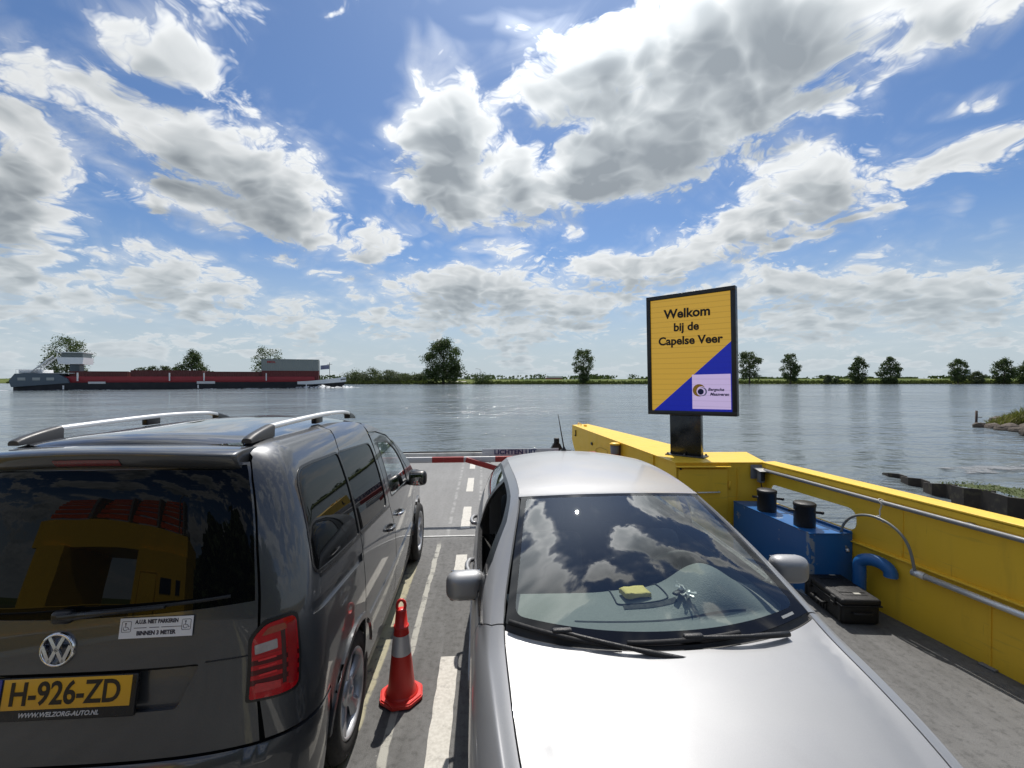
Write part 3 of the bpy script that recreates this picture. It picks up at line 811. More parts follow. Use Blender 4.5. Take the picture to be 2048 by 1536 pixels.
def pile_mat():
    m, t, b = material('sheet_pile')
    p = pos(t); n = noise(t, p, 4, 6, .65); z = sep(t, p)[2]
    c = mixc(t, n, (.012, .010, .009), (.060, .046, .034))
    setp(t, b, Base_Color=mixc(t, smooth(t, noise(t, p, 7, 4, .6), .5, .7) * .6, c, (.10, .085, .05)), Roughness=.8)
    return m
PILE = pile_mat()
path = [(10.35, 12.3), (9.85, 10.8), (9.45, 9.6), (9.2, 8.6), (9.0, 7.6), (8.85, 6.4), (8.7, 4.0), (8.7, 1.0)]
def along(d):
    for a, b in zip(path, path[1:]):
        A, B = Vector(a), Vector(b); L = (B - A).length
        if d <= L: return A + (B - A) * d / L, (B - A).normalized()
        d -= L
    return Vector(path[-1]), (Vector(path[-1]) - Vector(path[-2])).normalized()
pts = []; d = 0.0; k = 0
while d < 11.2:
    p, tn = along(d); nr = Vector((tn.y, -tn.x)); off = (-.09, -.09, .09, .09)[k % 4]
    q = p - nr * off; pts.append((q, d)); d += (.36, .15)[k % 2]; k += 1
def toph(d): return max(WZ - .05, min(.02, -.52 + d * .11)) + (.022 * math.sin(d * 2.3) + .016 * math.sin(d * 5.1))
mb = MB(); V, F = [], []
for q, d in pts:
    w = riv(q.x, q.y); V += [(w.x, w.y, WZ - .6), (w.x, w.y, toph(d))]
    w2 = riv(q.x + .04, q.y + .015); V += [(w2.x, w2.y, toph(d)), (w2.x, w2.y, WZ - .6)]
for i in range(len(pts) - 1):
    a, b = i * 4, i * 4 + 4
    F += [(a, b, b + 1, a + 1), (a + 1, b + 1, b + 2, a + 2), (a + 2, b + 2, b + 3, a + 3)]
mb.add(V, F); t = mb.build('sheet_pile_wall', PILE)
tag(t, 'dark corrugated sheet pile wall with mossy top in the water', 'retaining wall')
V, F = [], []
mb = MB()
mb.grid(lambda i, j: riv(along(2.4 + i * .3)[0].x + .18 + j * .42, along(2.4 + i * .3)[0].y + j * .1, toph(2.4 + i * .3) - .02 - .03 * j + .03 * mnoise.noise(Vector((i * .7, j, 0)))), range(30), range(4))
moss = plain('moss', (.085, .11, .03), .95, var=.5, scale=9, bmp=.02)
mb.build('mossy_fill', moss, t)
for k in range(1500):
    d = r.uniform(2.3, 11); p, tn = along(d); q = riv(p.x + r.uniform(.05, 1.0), p.y + r.uniform(0, .3), toph(d) - .03); h = r.uniform(.012, .05); a = r.uniform(0, 6.28)
    dd = Vector((math.cos(a), math.sin(a), 0)) * r.uniform(.008, .02); b = len(V); V += [q - dd, q + dd, q + Vector((r.gauss(0, .03), r.gauss(0, .03), h))]; F.append((b, b + 1, b + 2))
mb = MB(); mb.add(V, F); tag(mb.build('pile_grass', REED, fix=False), 'tufts of grass on the sheet pile top', 'grass', kind='stuff')
# surf behind the pile wall
mb = MB(); mb.grid(lambda i, j: riv(12.6 + i * .45, 12.3 + .05 * i + j * .30 , WZ + .012 + .015 * math.sin(i * 1.7 + j)), range(13), range(4))
SURF = foam_mat(); SURF.node_tree.nodes['Principled BSDF'].inputs['Base Color'].default_value = (.20, .21, .22, 1)
tag(mb.build('surf', SURF), 'pale surf washing behind the sheet pile wall', 'surf', kind='stuff')
# ---------------------------------------------------------------- ferry deck
def deck_mat():
    m, t, b = material('deck_coating')
    p = pos(t); x, y, z = sep(t, p)
    n1 = noise(t, p, .7, 5, .6); n2 = noise(t, p, 260, 2, .5); n3 = noise(t, mapv(t, p, scale=(5, .5, 1)), 1.6, 5, .6); n4 = noise(t, p, 22, 4, .65)
    c = mixc(t, smooth(t, n1 * .55 + n3 * .45, .34, .66), (.100, .099, .096), (.172, .171, .167))
    c = mixc(t, smooth(t, n4, .50, .70) * .5, c, (.07, .069, .066))
    c = mixc(t, smooth(t, n2, .30, .50, .55, 0.0), c, (.035, .035, .035))
    c = mixc(t, smooth(t, voro(t, p, 9), .0, .05, .8, 0.0) * smooth(t, noise(t, p, 1.1, 2), .5, .6), c, (.55, .54, .50))
    # paler plates towards the ramp and scraped bands across the deck
    c = mixc(t, smooth(t, y, 5.8, 6.1) * .38, c, (.34, .34, .335))
    # worn remains of two old painted lines
    wob = (noise(t, p, 3.0, 3, .6) - .5) * .05
    for cx, wd, lo, hi, col in ((-.563, .030, 1.0, 5.85, (.44, .43, .38)), (-.80, .060, 1.6, 5.3, (.42, .39, .26))):
        a = mth(t, 'ABSOLUTE', x + wob - cx)
        k = smooth(t, a, wd, wd * .7) * smooth(t, noise(t, p, 9, 6, .7), .34, .50) * smooth(t, y, hi, hi - .3)
        c = mixc(t, k * .85, c, col)
    # grinding marks round the dashes beyond the joint
    gx = mth(t, 'ABSOLUTE', x + .27)
    k = smooth(t, mth(t, 'ABSOLUTE', gx - .22), .04, .01) * smooth(t, y, 5.9, 6.1) * smooth(t, noise(t, p, 6, 4), .4, .6)
    c = mixc(t, k * .4, c, (.45, .45, .43))
    setp(t, b, Base_Color=c, Roughness=smooth(t, n4, .3, .7, .62, .85), Specular_IOR_Level=.35)
    bump(t, b, noise(t, p, 170, 3, .6), .004, .7)
    return m
DX0, DX1, DY0, DY1 = -4.4, 5.2, -14.0, 11.7
mb = MB()
mb.add([(DX0, DY0, 0), (DX1, DY0, 0), (4.0, 1.0, 0), (3.42, 5.5, 0), (2.42, DY1, 0), (-4.0, DY1, 0)], [(0, 1, 2, 3, 4, 5)])
deck = tag(mb.build('deck', deck_mat()), kind='structure')
hullp = plain('ferry_blue', (.02, .05, .14), .5)
mb = MB(); P6 = [(DX0, DY0), (DX1, DY0), (4.0, 1.0), (3.42, 5.5), (2.42, DY1), (-4.0, DY1)]
mb.add([(x, y, -.004) for x, y in P6] + [(x, y, -1.4) for x, y in P6], [(i, (i + 1) % 6, 6 + (i + 1) % 6, 6 + i) for i in range(6)])
tag(mb.build('ferry_hull', hullp), kind='structure')
def marking_mat():
    m, t, b = material('marking_paint')
    p = pos(t); n = noise(t, p, 45, 4, .6)
    c = mixc(t, smooth(t, n, .3, .7), (.50, .48, .43), (.62, .60, .55))
    c = mixc(t, smooth(t, noise(t, p, 14, 5, .7), .56, .68) * .5, c, (.28, .27, .25))
    setp(t, b, Base_Color=c, Roughness=.8); return m
MARK = marking_mat()
mb = MB()
rr = random.Random(3)
for y0, y1 in ((2.15, 3.37), (4.25, 5.33), (6.26, 7.34), (8.33, 9.48), (10.45, 11.4), (.1, 1.2), (-1.98, -.88), (-4.06, -2.96), (-6.1, -5.0)):
    n = 14; L = [(-.325 + rr.uniform(-.004, .004), y0 + (y1 - y0) * i / n) for i in range(n + 1)] + [(-.195 + rr.uniform(-.004, .004), y1 - (y1 - y0) * i / n) for i in range(n + 1)]
    mb.add([(x, y, .004) for x, y in L], [tuple(range(len(L)))])
tag(mb.build('lane_marking', MARK), kind='structure')
STEEL = plain('brushed_steel', (.74, .74, .72), .36, .55, var=.04, scale=3)
GREYP = plain('grey_paint', (.20, .205, .21), .5, 0, var=.1)
BLACK = plain('black_plastic', (.012, .012, .013), .45, var=.15, scale=40, bmp=.002)
RUBBER = plain('rubber', (.016, .016, .017), .75, var=.25, scale=30)
mb = MB(); mb.box((-.6, 5.97, .003), (6.6, .035, .012)); tag(mb.build('deck_joint', plain('joint_strip', (.55, .55, .53), .5, var=.3, scale=14)), kind='structure')
# ramp lip at the far end of the deck
mb = MB(); mb.box((-.8, 11.78, .08), (6.3, .06, .17), bev=.01)
lip = tag(mb.build('ramp_lip', plain('lip_paint', (.60, .60, .58), .6, var=.2, scale=3, dirt=.5)), kind='structure')
mb = MB(); mb.box((-.8, 11.84, .17), (6.3, .04, .05)); tag(mb.build('lip_rail', BLACK), kind='structure')

def yellow_mat():
    m, t, b = material('yellow_paint')
    p = pos(t); n = noise(t, p, 1.8, 5, .6); n2 = noise(t, mapv(t, p, scale=(1, 1, .18)), 7, 5, .65)
    c = mixc(t, n, (.80, .50, .036), (.92, .59, .048))
    c = mixc(t, smooth(t, n2,   .52, .74) * .22, c, (.42, .26, .030))
    n3 = noise(t, mapv(t, p, scale=(.6, .6, 9)), 3.0, 5, .7)
    c = mixc(t, smooth(t, n3, .60, .70) * .28, c, (.36, .24, .05))
    n5 = noise(t, mapv(t, p, scale=(9, 9, .7)), 2.0, 4, .65)
    c = mixc(t, smooth(t, n5, .66, .76) * .45, c, (.22, .10, .03))
    sp = smooth(t, noise(t, p, 26, 5, .7), .70, .76) * smooth(t, noise(t, p, 1.3, 2), .48, .62)
    c = mixc(t, sp * .8, c, (.13, .07, .03))
    setp(t, b, Base_Color=c, Roughness=smooth(t, n2, .3, .7, .34, .5), Specular_IOR_Level=.4)
    bump(t, b, noise(t, p, 2.2, 3, .5),   .018, .5)
    return m
YEL = yellow_mat()
# bulwark along the right side of the deck: A (near) to B (corner at the housing)
WA, WB = Vector((4.62, -4.4)), Vector((3.405, 5.232))
wd = (WB - WA).normalized(); wn = Vector((wd.y, -wd.x)); WL = (WB - WA).length        # wn points outboard
MW = Matrix(((wd.x, wn.x, 0, WA.x), (wd.y, wn.y, 0, WA.y), (0, 0, 1, 0), (0, 0, 0, 1)))   # local: along, outboard, up
def wl(y): return (Vector((0, y)) - WA).y / wd.y
BU = thing('bulwark', 'yellow steel bulwark with a rounded slot along the deck edge', 'bulwark', (WA.x, WA.y, 0))
hole = round_poly([(wl(4.02), .635), (wl(5.10), .635), (wl(5.10), .845), (wl(4.02), .845)], [.09, .09, .09, .10], 8)
v2, F = cdt_fill([(0, .545), (WL, .545), (WL, 1.055), (0, 1.055)], [hole], .09)
mb = MB(); n = len(v2)
mb.add([MW @ Vector((p.x, 0, p.y)) for p in v2] + [MW @ Vector((p.x, .02, p.y)) for p in v2], [tuple(f) for f in F] + [tuple(i + n for i in reversed(f)) for f in F])
hd = dens_poly(hole, .03); k = len(hd)
mb.add([MW @ Vector((a, 0, b)) for a, b in hd] + [MW @ Vector((a, .02, b)) for a, b in hd], [(i, (i + 1) % k, k + (i + 1) % k, k + i) for i in range(k)])
mb.build('upper_plate', YEL, BU, True)
for y in (3.6, 1.9, .1, -1.7): MB().tube([MW @ Vector((wl(y), -.002, z)) for z in lin(.56, 1.03, 12)], .005, 6).build('weld_seam', YEL, BU, True)
for y in (2.98, .3): MB().box((wl(y), -.042, .008), (.10, .035, .012), bev=.003, M=MW).build('foot_plate', GREYP, BU, True)
mb = MB(); mb.box((WL / 2, -.012, .27), (WL, .02, .54), M=MW); mb.box((WL / 2, -.022, .543), (WL, .055, .014), bev=.004, M=MW)
for y in (2.98, 1.2, -.6, -2.4): mb.box((wl(y), -.024, .27), (.012, .012, .53), M=MW)
mb.build('lower_plate', YEL, BU, True)
mb = MB(); mb.box((WL / 2, .085, 1.070), (WL, .19, .03), bev=.006, M=MW); mb.box((WL / 2, .005, 1.045), (WL, .03, .05), M=MW); mb.build('top_flange', YEL, BU, True)
mb = MB(); mb.tube([MW @ Vector((x, -.05, 1.0 - .004 * math.sin(x))) for x in lin(0, WL - .1, 20)], .019, 12)
for x in lin(.6, WL - .4, 6): mb.box((x, -.028, 1.005), (.04, .05, .012), M=MW)
mb.build('grey_conduit', GREYP, BU, True)
mb = MB(); e = wl(3.42); mb.tube([MW @ Vector((x, -.075, .495)) for x in lin(0, e, 12)], .024, 14); mb.tube([MW @ Vector((e - .05, -.075, .495)), MW @ Vector((e + .045, -.075, .495))], .030, 14)
for x in lin(.5, e - .5, 5): mb.tube([MW @ Vector((x, -.075, .495)), MW @ Vector((x, -.01, .495))], .010, 8)
mb.build('handrail', STEEL, BU, True)
# dark stain where the rope chafes
# looped hose hung on the conduit by a cord
hp_ = [(-.0, .505), (.012, .60), (.04, .71), (.11, .80), (.22, .855), (.36, .865), (.50, .82), (.60, .73), (.645, .63), (.645, .55), (.60, .475)]
sx = Spl(lin(0, 1, len(hp_)), [a for a, b in hp_]); sz = Spl(lin(0, 1, len(hp_)), [b for a, b in hp_])
e2 = wl(3.44)
HO = thing('hose', 'thin grey looped hose hanging from a cord in front of the bulwark', 'hose', MW @ Vector((e2, -.1, .5)))
MB().tube([MW @ Vector((e2 + sx(u), -.085 - .03 * math.sin(u * 3), sz(u))) for u in lin(0, 1, 50)], .0115, 10).build('tube', plain('hose_grey', (.20, .21, .20), .4), HO, True)
q = Vector((e2 + sx(1), -.085 - .03 * math.sin(3), sz(1))); MB().tube([MW @ q, MW @ (q + Vector((-.01, 0, -.03)))], .016, 10).build('end_fitting', STEEL, HO, True)
CORD = plain('cord_white', (.55, .52, .46), .9, var=.15, scale=90)
kx = e2 + .30
mb = MB(); mb.tube([MW @ Vector((kx + .004 * math.sin(z * 90), -.086 + .034 * ((z - .85) / .17), z)) for z in lin(.845, 1.02, 18)], .006, 8)
mb.tube([MW @ Vector((kx + .024 * math.cos(a), -.05 + .026 * math.sin(a), 1.0 + .022 * math.cos(a))) for a in lin(0, 6.28, 16)], .005, 8)
mb.tube([MW @ Vector((kx + .018 * math.cos(a), -.09, .862 + .018 * math.sin(a))) for a in lin(0, 9.4, 24)], .005, 8)
mb.tube([MW @ Vector(p) for p in ((kx, -.095, .86), (kx - .02, -.10, .85), (kx - .055, -.10, .835))], .004, 6); mb.tube([MW @ Vector(p) for p in ((kx, -.095, .86), (kx + .03, -.10, .87), (kx + .05, -.10, .862))], .004, 6)
tag(mb.build('cord', CORD), 'pale knotted cord tying the hose to the conduit', 'cord')

# yellow housing at the corner with its long beam running to the bow
HG = thing('machinery_housing', 'yellow steel housing with a door and a long beam reaching to the bow', 'housing', (2.9, 5.6, 0))
TZ = 1.08
mb = MB(); bm_ = [(2.347, 5.30), (3.43, 5.228), (3.50, 5.98), (3.04, 6.0), (2.36, 9.97), (1.986, 9.80)]
mb.prism([(2.35, 5.305), (3.43, 5.233), (3.50, 5.98), (2.96, 6.0), (2.30, 6.35)], 0, TZ - .012); mb.build('cabinet_body', YEL, HG, True)
def beam(tip, y0, y1, side):
    """box girder side profile in (y, z), extruded across"""
    return [(y0, .30), (y1 - .55, .30), (y1 - .12, .62), (y1, .76), (y1 - .02, TZ - .012), (y0, TZ - .012)]
prof_ = beam(0, 5.9, 9.85, 0)
def bx(y): return 2.347 + (1.986 - 2.347) * (y - 5.30) / 4.5
def bx2(y): return 3.04 + (2.36 - 3.04) * (y - 6.0) / 3.97
n = len(prof_); mb = MB()
V = [Vector((bx(y), y, z)) for y, z in prof_] + [Vector((bx2(y), y + .1, z)) for y, z in prof_]
mb.add(V, [tuple(range(n)), tuple(range(2 * n - 1, n - 1, -1))] + [(i, n + i, n + (i + 1) % n, (i + 1) % n) for i in range(n)]); mb.build('beam_body', YEL, HG, True)
mb = MB(); tp = [(2.337, 5.288), (3.445, 5.216), (3.66, 5.98), (3.05, 6.0), (2.37, 9.99), (1.98, 9.80)]
mb.prism(tp, TZ - .012, TZ); mb.build('top_plate', YEL, HG, True)
f0, f1 = Vector((2.347, 5.30)), Vector((3.43, 5.228)); fd = (f1 - f0).normalized(); fn = Vector((fd.y, -fd.x))
MF = Matrix(((fd.x, fn.x, 0, f0.x), (fd.y, fn.y, 0, f0.y), (0, 0, 1, 0), (0, 0, 0, 1)))    # local: along, outwards, up
mb = MB(); mb.box((.33, .012, .52), (.60, .016, .96), bev=.005, M=MF); dr = mb.build('door', YEL, HG, True)
MB().tube([MF @ Vector(p) for p in ((.26, .02, .72), (.26, .055, .72), (.52, .055, .725), (.52, .02, .725))], .009, 8).build('handle', STEEL, dr, True)
mb = MB()
for z in (.80, .3): MB().tube([MF @ Vector((.655, .02, z - .05)), MF @ Vector((.655, .02, z + .05))], .011, 8).build('hinge', YEL, dr, True)
mb = MB(); mb.lathe([(0, .024), (.013, .022), (.013, 0)], 10, axis='Y', M=MF @ Matrix.Translation((.06, 0, 1.0))); mb.build('latch', BLACK, dr, True)
MB().box((.33, .03, 1.032), (.66, .06, .012), rot=(R(-6), 0, 0), bev=.003, M=MF).build('drip_rail', YEL, HG, True)
for c_, s_ in (((.008, .006, .52), (.02, .02, 1.0)), ((.76, .004, .5), (.008, .012, 1.0))): MB().box(c_, s_, M=MF).build('edge_strip', YEL, HG, True)
# marks on the beam's inner face
def bf(y, z, o=.0): return Vector((bx(y) - .012 - o, y, z))
MB().box(bf(8.45, .855), (.02, .09, .05), bev=.006).build('latch', BLACK, HG, True); MB().box(bf(9.52, .93), (.02, .02, .13)).box(bf(9.545, .88), (.03, .05, .02)).build('latch', BLACK, HG, True)
mb = MB(); hp2 = round_poly([(7.6, .62), (8.2, .62), (8.2, .80), (7.95, .86), (7.6, .86)], .04); mb.tube([bf(a, b) for a, b in hp2], .004, 4, closed=True); mb.tube([bf(7.85, .73), bf(7.95, .73), bf(8.02, .70)], .006, 5); mb.build('access_hatch', plain('dull_yellow', (.34, .24, .03), .6), HG, True)
mb = MB(); mb.tube([Vector((2.12 - .1 * .0, 9.55, TZ)), Vector((2.12, 9.55, TZ + .05)), Vector((2.10, 9.75, TZ + .05)), Vector((2.10, 9.75, TZ))], .008, 6); mb.box((2.2, 9.5, TZ + .02), (.05, .12, .04), bev=.01); mb.build('lifting_eye', YEL, HG, True)
MB().prism([(9.0, .30), (9.45, .30), (9.62, .62), (9.5, .70)], 2.05, 2.25, 'YZ').build('stay', RUBBER, HG, True)
# the same bulwark and housing on the other side of the deck, hidden behind the van from here
def mirror_tree(root, label, cx=-.26):
    B = BASE[root]; o = root.copy(); COL.objects.link(o); o.location = (2 * cx - root.location.x, root.location.y, root.location.z); o['label'] = label
    def rec(src, dst):
        for ch in [q for q in COL.objects if q.parent == src]:
            c = ch.copy(); c.data = ch.data.copy(); c.data.transform(Matrix.Diagonal((-1, 1, 1, 1))); c.data.flip_normals(); COL.objects.link(c); c.parent = dst; rec(ch, c)
    rec(root, o)
mirror_tree(BU, 'yellow steel bulwark along the far side of the deck, beyond the dark van')
mirror_tree(HG, 'yellow housing with long beam on the far side of the deck, beyond the dark van')
# red and grey bucket on the beam face
y_ = 7.05; BK = thing('ash_bin', 'grey and red bin with yellow lid hung on the beam', 'bin', (bx(y_) - .09, y_, .8))
MB().lathe([(0, 0), (.055, 0), (.062, .10), (.066, .10)], 20).build('base', plain('faded_red', (.38, .08, .05), .6), BK)
MB().lathe([(.066, .10), (.075, .24), (.07, .24)], 20).build('body', GREYP, BK)
MB().lathe([(.085, .24), (.088, .255), (.06, .272), (0, .275)], 20).lathe([(0, .236), (.085, .24)], 20).build('lid', YEL, BK)
MB().box((.05, 0, .15), (.09, .04, .2)).build('bracket', plain('bracket_brown', (.12, .06, .04), .7), BK)
# lamp fitting on the housing near the corner
LF = thing('lamp_fitting', 'small grey bulkhead lamp with a metal hood by the corner', 'lamp', MF @ Vector((1.0, .04, .93)), math.atan2(fd.y, fd.x))
MB().box((0, .03, .035), (.17, .006, .17), bev=.002).build('back_plate', GREYP, LF)
MB().box((.01, -.045, .075), (.13, .15, .006), rot=(R(8), 0, 0)).build('hood', STEEL, LF)
MB().box((.005, -.03, -.01), (.075, .07, .15), bev=.02).build('body', GREYP, LF)
MB().box((.012, -.068, -.005), (.045, .01, .11), bev=.004).lathe([(0, -.083), (.012, -.083), (.014, -.07)], 10, (.012, 0, .02), 'Y').lathe([(0, -.083), (.012, -.083), (.014, -.07)], 10, (.012, 0, -.025), 'Y').build('switch_panel', BLACK, LF)
MB().tube([(.01, -.03, -.08), (.015, -.03, -.13), (.03, -.03, -.17), (.012, -.03, -.2), (-.01, -.03, -.18)], .006, 6).build('cable', BLACK, LF)

# blue mooring box with two bollards
def blue_mat():
    m, t, b = material('blue_paint')
    p = pos(t); n = noise(t, p, 3, 5, .6)
    c = mixc(t, n, (.016, .115, .33), (.022, .140, .39))
    ch = smooth(t, noise(t, p, 7, 6, .7), .63, .66)
    x, y, z = sep(t, p)
    ed = mth(t, 'ABSOLUTE', x - 3.122) + mth(t, 'ABSOLUTE', y - 4.058)
    ch = mth(t, 'MAXIMUM', ch, smooth(t, ed, .060, .035) * smooth(t, noise(t, p, 10, 4, .6), .47, .50))
    ch = mth(t, 'MAXIMUM', ch, smooth(t, z, .05, .02) * smooth(t, noise(t, p, 9, 4, .6), .46, .50))
    setp(t, b, Base_Color=mixc(t, ch * .8, c, (.30, .34, .36)), Roughness=.32, Specular_IOR_Level=.5)
    return m
BLU = blue_mat()
BB = thing('mooring_box', 'blue steel box with two black bollards against the bulwark', 'mooring box', (3.2, 4.7, 0))
q0, q1 = Vector((3.122, 4.058)), Vector((3.03, 5.20))
c0 = WA + wd * wl(4.03) - wn * .035; c1 = WA + wd * wl(5.16) - wn * .035
mb = MB(); mb.prism([(q0.x, q0.y), (c0.x, c0.y), (c1.x, c1.y), (q1.x, q1.y)], 0, .612)
mb.build('box', BLU, BB, True)
mb = MB(); mb.prism([(q0.x - .006, q0.y - .006), (c0.x, c0.y - .006), (c1.x, c1.y), (q1.x - .006, q1.y)], .612, .620); mb.prism([(c0.x - .02, c0.y), (c0.x + .0, c0.y), (c1.x, c1.y), (c1.x - .02, c1.y)], .62, .64); mb.build('top_plate', BLU, BB, True)
for (X, Z) in ((2.945, 4.47), (2.86, 4.985)):
    w = riv(X, Z, .62)
    M = Matrix.Translation(w)
    mb = MB(); mb.lathe([(.096, 0), (.096, .20), (.101, .203), (.101, .228), (.092, .236), (0, .238)], 32, M=M); bo = mb.build('bollard', BLACK, BB, True)
    MB().tube([w + Vector((-.155, .02, .155)), w + Vector((.155, -.04, .135))], .013, 10).lathe([(0, -.018), (.018, -.01), (.018, .01), (0, .018)], 10, M=Matrix.Translation(w + Vector((.155, -.04, .135)))).build('pin', BLACK, bo, True)
# blue gooseneck vent
g = riv(3.18, 4.06); e = riv(3.29, 3.85)
d2 = Vector((e.x - g.x, e.y - g.y, 0)); L = d2.length; d2.normalize()
pts = [g + Vector((0, 0, z)) for z in lin(0, .40, 5)] + [g + d2 * (L / 2 * (1 - math.cos(a))) + Vector((0, 0, .40 + .075 * math.sin(a))) for a in lin(.2, 3.0, 14)] + [g + d2 * L + Vector((0, 0, .375))]
t = thing('vent_pipe', 'blue gooseneck vent pipe behind the black case', 'vent pipe', g)
MB().tube(pts, .052, 20, cap=False).build('pipe', BLU, t, True)
MB().lathe([(.052, 0), (.095, 0), (.095, .012), (.052, .014)], 20, M=Matrix.Translation(g)).build('flange', BLU, t, True)

# display cabinet on its post
S0, S1 = Vector((2.273, 6.016)), Vector((3.095, 5.242))
su = (S1 - S0).normalized(); SW = (S1 - S0).length; sn = Vector((su.y, -su.x)); sn = -sn if sn.y > 0 else sn    # towards the deck
MS = Matrix(((su.x, -sn.x, 0, S0.x), (su.y, -sn.y, 0, S0.y), (0, 0, 1, 1.615), (0, 0, 0, 1)))                  # local: right, back, up
LEAN = Matrix.Rotation(R(-1.1), 4, 'Y')
MS = MS @ LEAN
SHG = 1.61
SG = thing('display_board', 'black framed ferry display with yellow and blue welcome screen on a post', 'display', (2.72, 5.70, TZ))
FRM = plain('frame_black', (.014, .016, .017), .38, .0, var=.1)
mb = MB(); fw = .055; D = .11
for c, s in (((SW / 2, D / 2, fw / 2), (SW, D, fw)), ((SW / 2, D / 2, SHG - fw / 2), (SW, D, fw)), ((fw / 2, D / 2, SHG / 2), (fw, D, SHG - 2 * fw)), ((SW - fw / 2, D / 2, SHG / 2), (fw, D, SHG - 2 * fw))): mb.box(c, s, bev=.004, M=MS)
mb.box((SW / 2, D - .02, SHG / 2), (SW - .02, .03, SHG - .02), M=MS); cab = mb.build('cabinet', FRM, SG, True)
def screen_mat(name, col, line=.5):
    m, t, b = material(name)
    z = sep(t, pos(t))[2]
    s = mth(t, 'FRACT', z * 14.3); k = smooth(t, mth(t, 'ABSOLUTE', s - .5), .40, .49)
    c = mixc(t, k * line, col, tuple(q * .45 for q in col))
    setp(t, b, Base_Color=tuple(q * .3 for q in col), Roughness=.35, Emission_Color=c, Emission_Strength=.62); return m
SY_, SB_, SP_ = screen_mat('screen_yellow', (.60, .36, .045)), screen_mat('screen_blue', (.006, .016, .36), .25), screen_mat('screen_lilac', (.62, .50, .80), .35)
s0, s1, t0, t1 = fw, SW - fw, fw, SHG - fw; SWi, SHi = s1 - s0, t1 - t0
def sp(u, v, o=0.0): return MS @ Vector((s0 + u * SWi, .022 - o, t0 + v * SHi))
def quad(name, pts, m, o, parent):
    mb = MB(); k = len(pts); mb.add([sp(a, b, o) for a, b in pts] + [sp(a, b, o - .002) for a, b in pts], [tuple(range(k)), tuple(range(2 * k - 1, k - 1, -1))] + [(i, k + i, k + (i + 1) % k, (i + 1) % k) for i in range(k)])
    return mb.build(name, m, parent, True)
scr = quad('screen', [(0, 0), (1, 0), (1, 1), (0, 1)], SY_, 0.0, SG)
quad('blue_corner', [(.025, .0), (1, 0), (1, .585)], SB_, .003, scr)
quad('logo_panel', [(.53, .02), (.985, .02), (.985, .315), (.53, .315)], SP_, .006, scr)
LT = plain('screen_letters', (.018, .010, .008), .6)
def stext(s, u, v, size, bold=.02, m=LT, o=.004, **k): return text('lettering', s, size, m, frame(sp(u, v, o), su.to_3d(), (0, 0, 1)), scr, bold=bold * size, world=True, **k)
stext('Welkom', .475, .855, .168, .032); stext('bij de', .465, .735, .148, .032); stext('Capelse Veer', .50, .615, .150, .032)
NV = plain('logo_navy', (.01, .015, .09), .6); LO = plain('logo_ochre', (.62, .33, .03), .6); LG = plain('logo_grey', (.28, .30, .45), .6)
stext('Bergsche', .815, .185, .052, .03, NV, .010, shear=.25); stext('Maasveren', .855, .145, .052, .03, NV, .010, shear=.25)
def disc(u, v, r, m, o):
    mb = MB(); mb.add([sp(u + r * math.cos(a) / SWi, v + r * math.sin(a) / SHi, o) for a in lin(0, 6.283 * 23 / 24, 24)], [tuple(range(24))]); mb.build('logo_disc', m, scr, True)
disc(.615, .180, .080, LO, .0072); disc(.645, .172, .062, SP_, .0084); disc(.655, .168, .056, LG, .0092); disc(.645, .168, .048, SP_, .0098); disc(.635, .168, .038, NV, .0104)
mb = MB(); pw = .40
mb.box((SW * .43, .09, -.27), (pw, .10, .56), bev=.006, M=MS); mb.build('post', plain('post_black', (.010, .012, .013), .22, var=.1), SG, True)
mb = MB(); mb.box((SW * .43, .02, -.27), (.016, .02, .5), M=MS)
pc = MS @ Vector((SW * .43, .09, -.52)); Mp = frame(Vector((pc.x, pc.y, TZ + .008)), su.to_3d(), (-sn).to_3d())
mb = MB(); mb.box((0, 0, 0), (.50, .22, .014), bev=.003, M=Mp)
for sx_ in (-1, 0, 1):
    for sy_ in (-1, 1): mb.lathe([(0, .03), (.012, .028), (.014, .008)], 6, M=Mp @ Matrix.Translation((sx_ * .22, sy_ * .09, 0)))
mb.build('base_plate', plain('plate_grey', (.09, .09, .09), .4, .5), SG, True)

# red and white barrier boom across the bow
def stripe_mat():
    m, t, b = material('boom_paint')
    p = pos(t); x = sep(t, p)[0]
    k = mth(t, 'LESS_THAN', mth(t, 'FRACT', (x - .18) / .96 + 10.0), .5)
    ch = smooth(t, noise(t, p, 8, 6, .7), .62, .66)
    c = mixc(t, k, (.62, .61, .60), (.36, .035, .030))
    setp(t, b, Base_Color=mixc(t, ch * .7, c, (.22, .21, .20)), Roughness=.5); return m
BO = thing('barrier_boom', 'red and white striped barrier pole with forked end across the deck', 'barrier', (-.4, 6.8, .9))
bz = .872
mb = MB(); mb.box((-.55, 6.84, bz), (4.6, .055, .085), bev=.008); mb.build('pole', stripe_mat(), BO, True)
redp = plain('boom_red', (.36, .035, .030), .5, var=.15, scale=8)
mb = MB(); mb.box((0.03, 6.80, bz - .085), (.62, .05, .075), rot=(0, R(17), 0), bev=.006); mb.build('brace', redp, BO, True)
mb = MB(); mb.box((1.66, 6.9, .47), (.28, .30, .94), bev=.02); mb.build('pivot_box', redp, BO, True)
SN = thing('sign_board', 'white deck sign reading LICHTEN UIT behind the barrier', 'sign', (.35, 6.93, 1.0))
mb = MB(); mb.box((.58, 6.93, .962), (1.20, .012, .105), bev=.002); mb.build('panel', plain('sign_grey', (.50, .51, .53), .5, var=.08), SN, True)
text('lettering', 'LICHTEN UIT', .098, plain('sign_navy', (.02, .03, .12), .5), frame(Vector((.165, 6.922, .962)), (1, 0, 0), (0, 0, 1)), SN, 1.15, .003, align='LEFT', world=True)
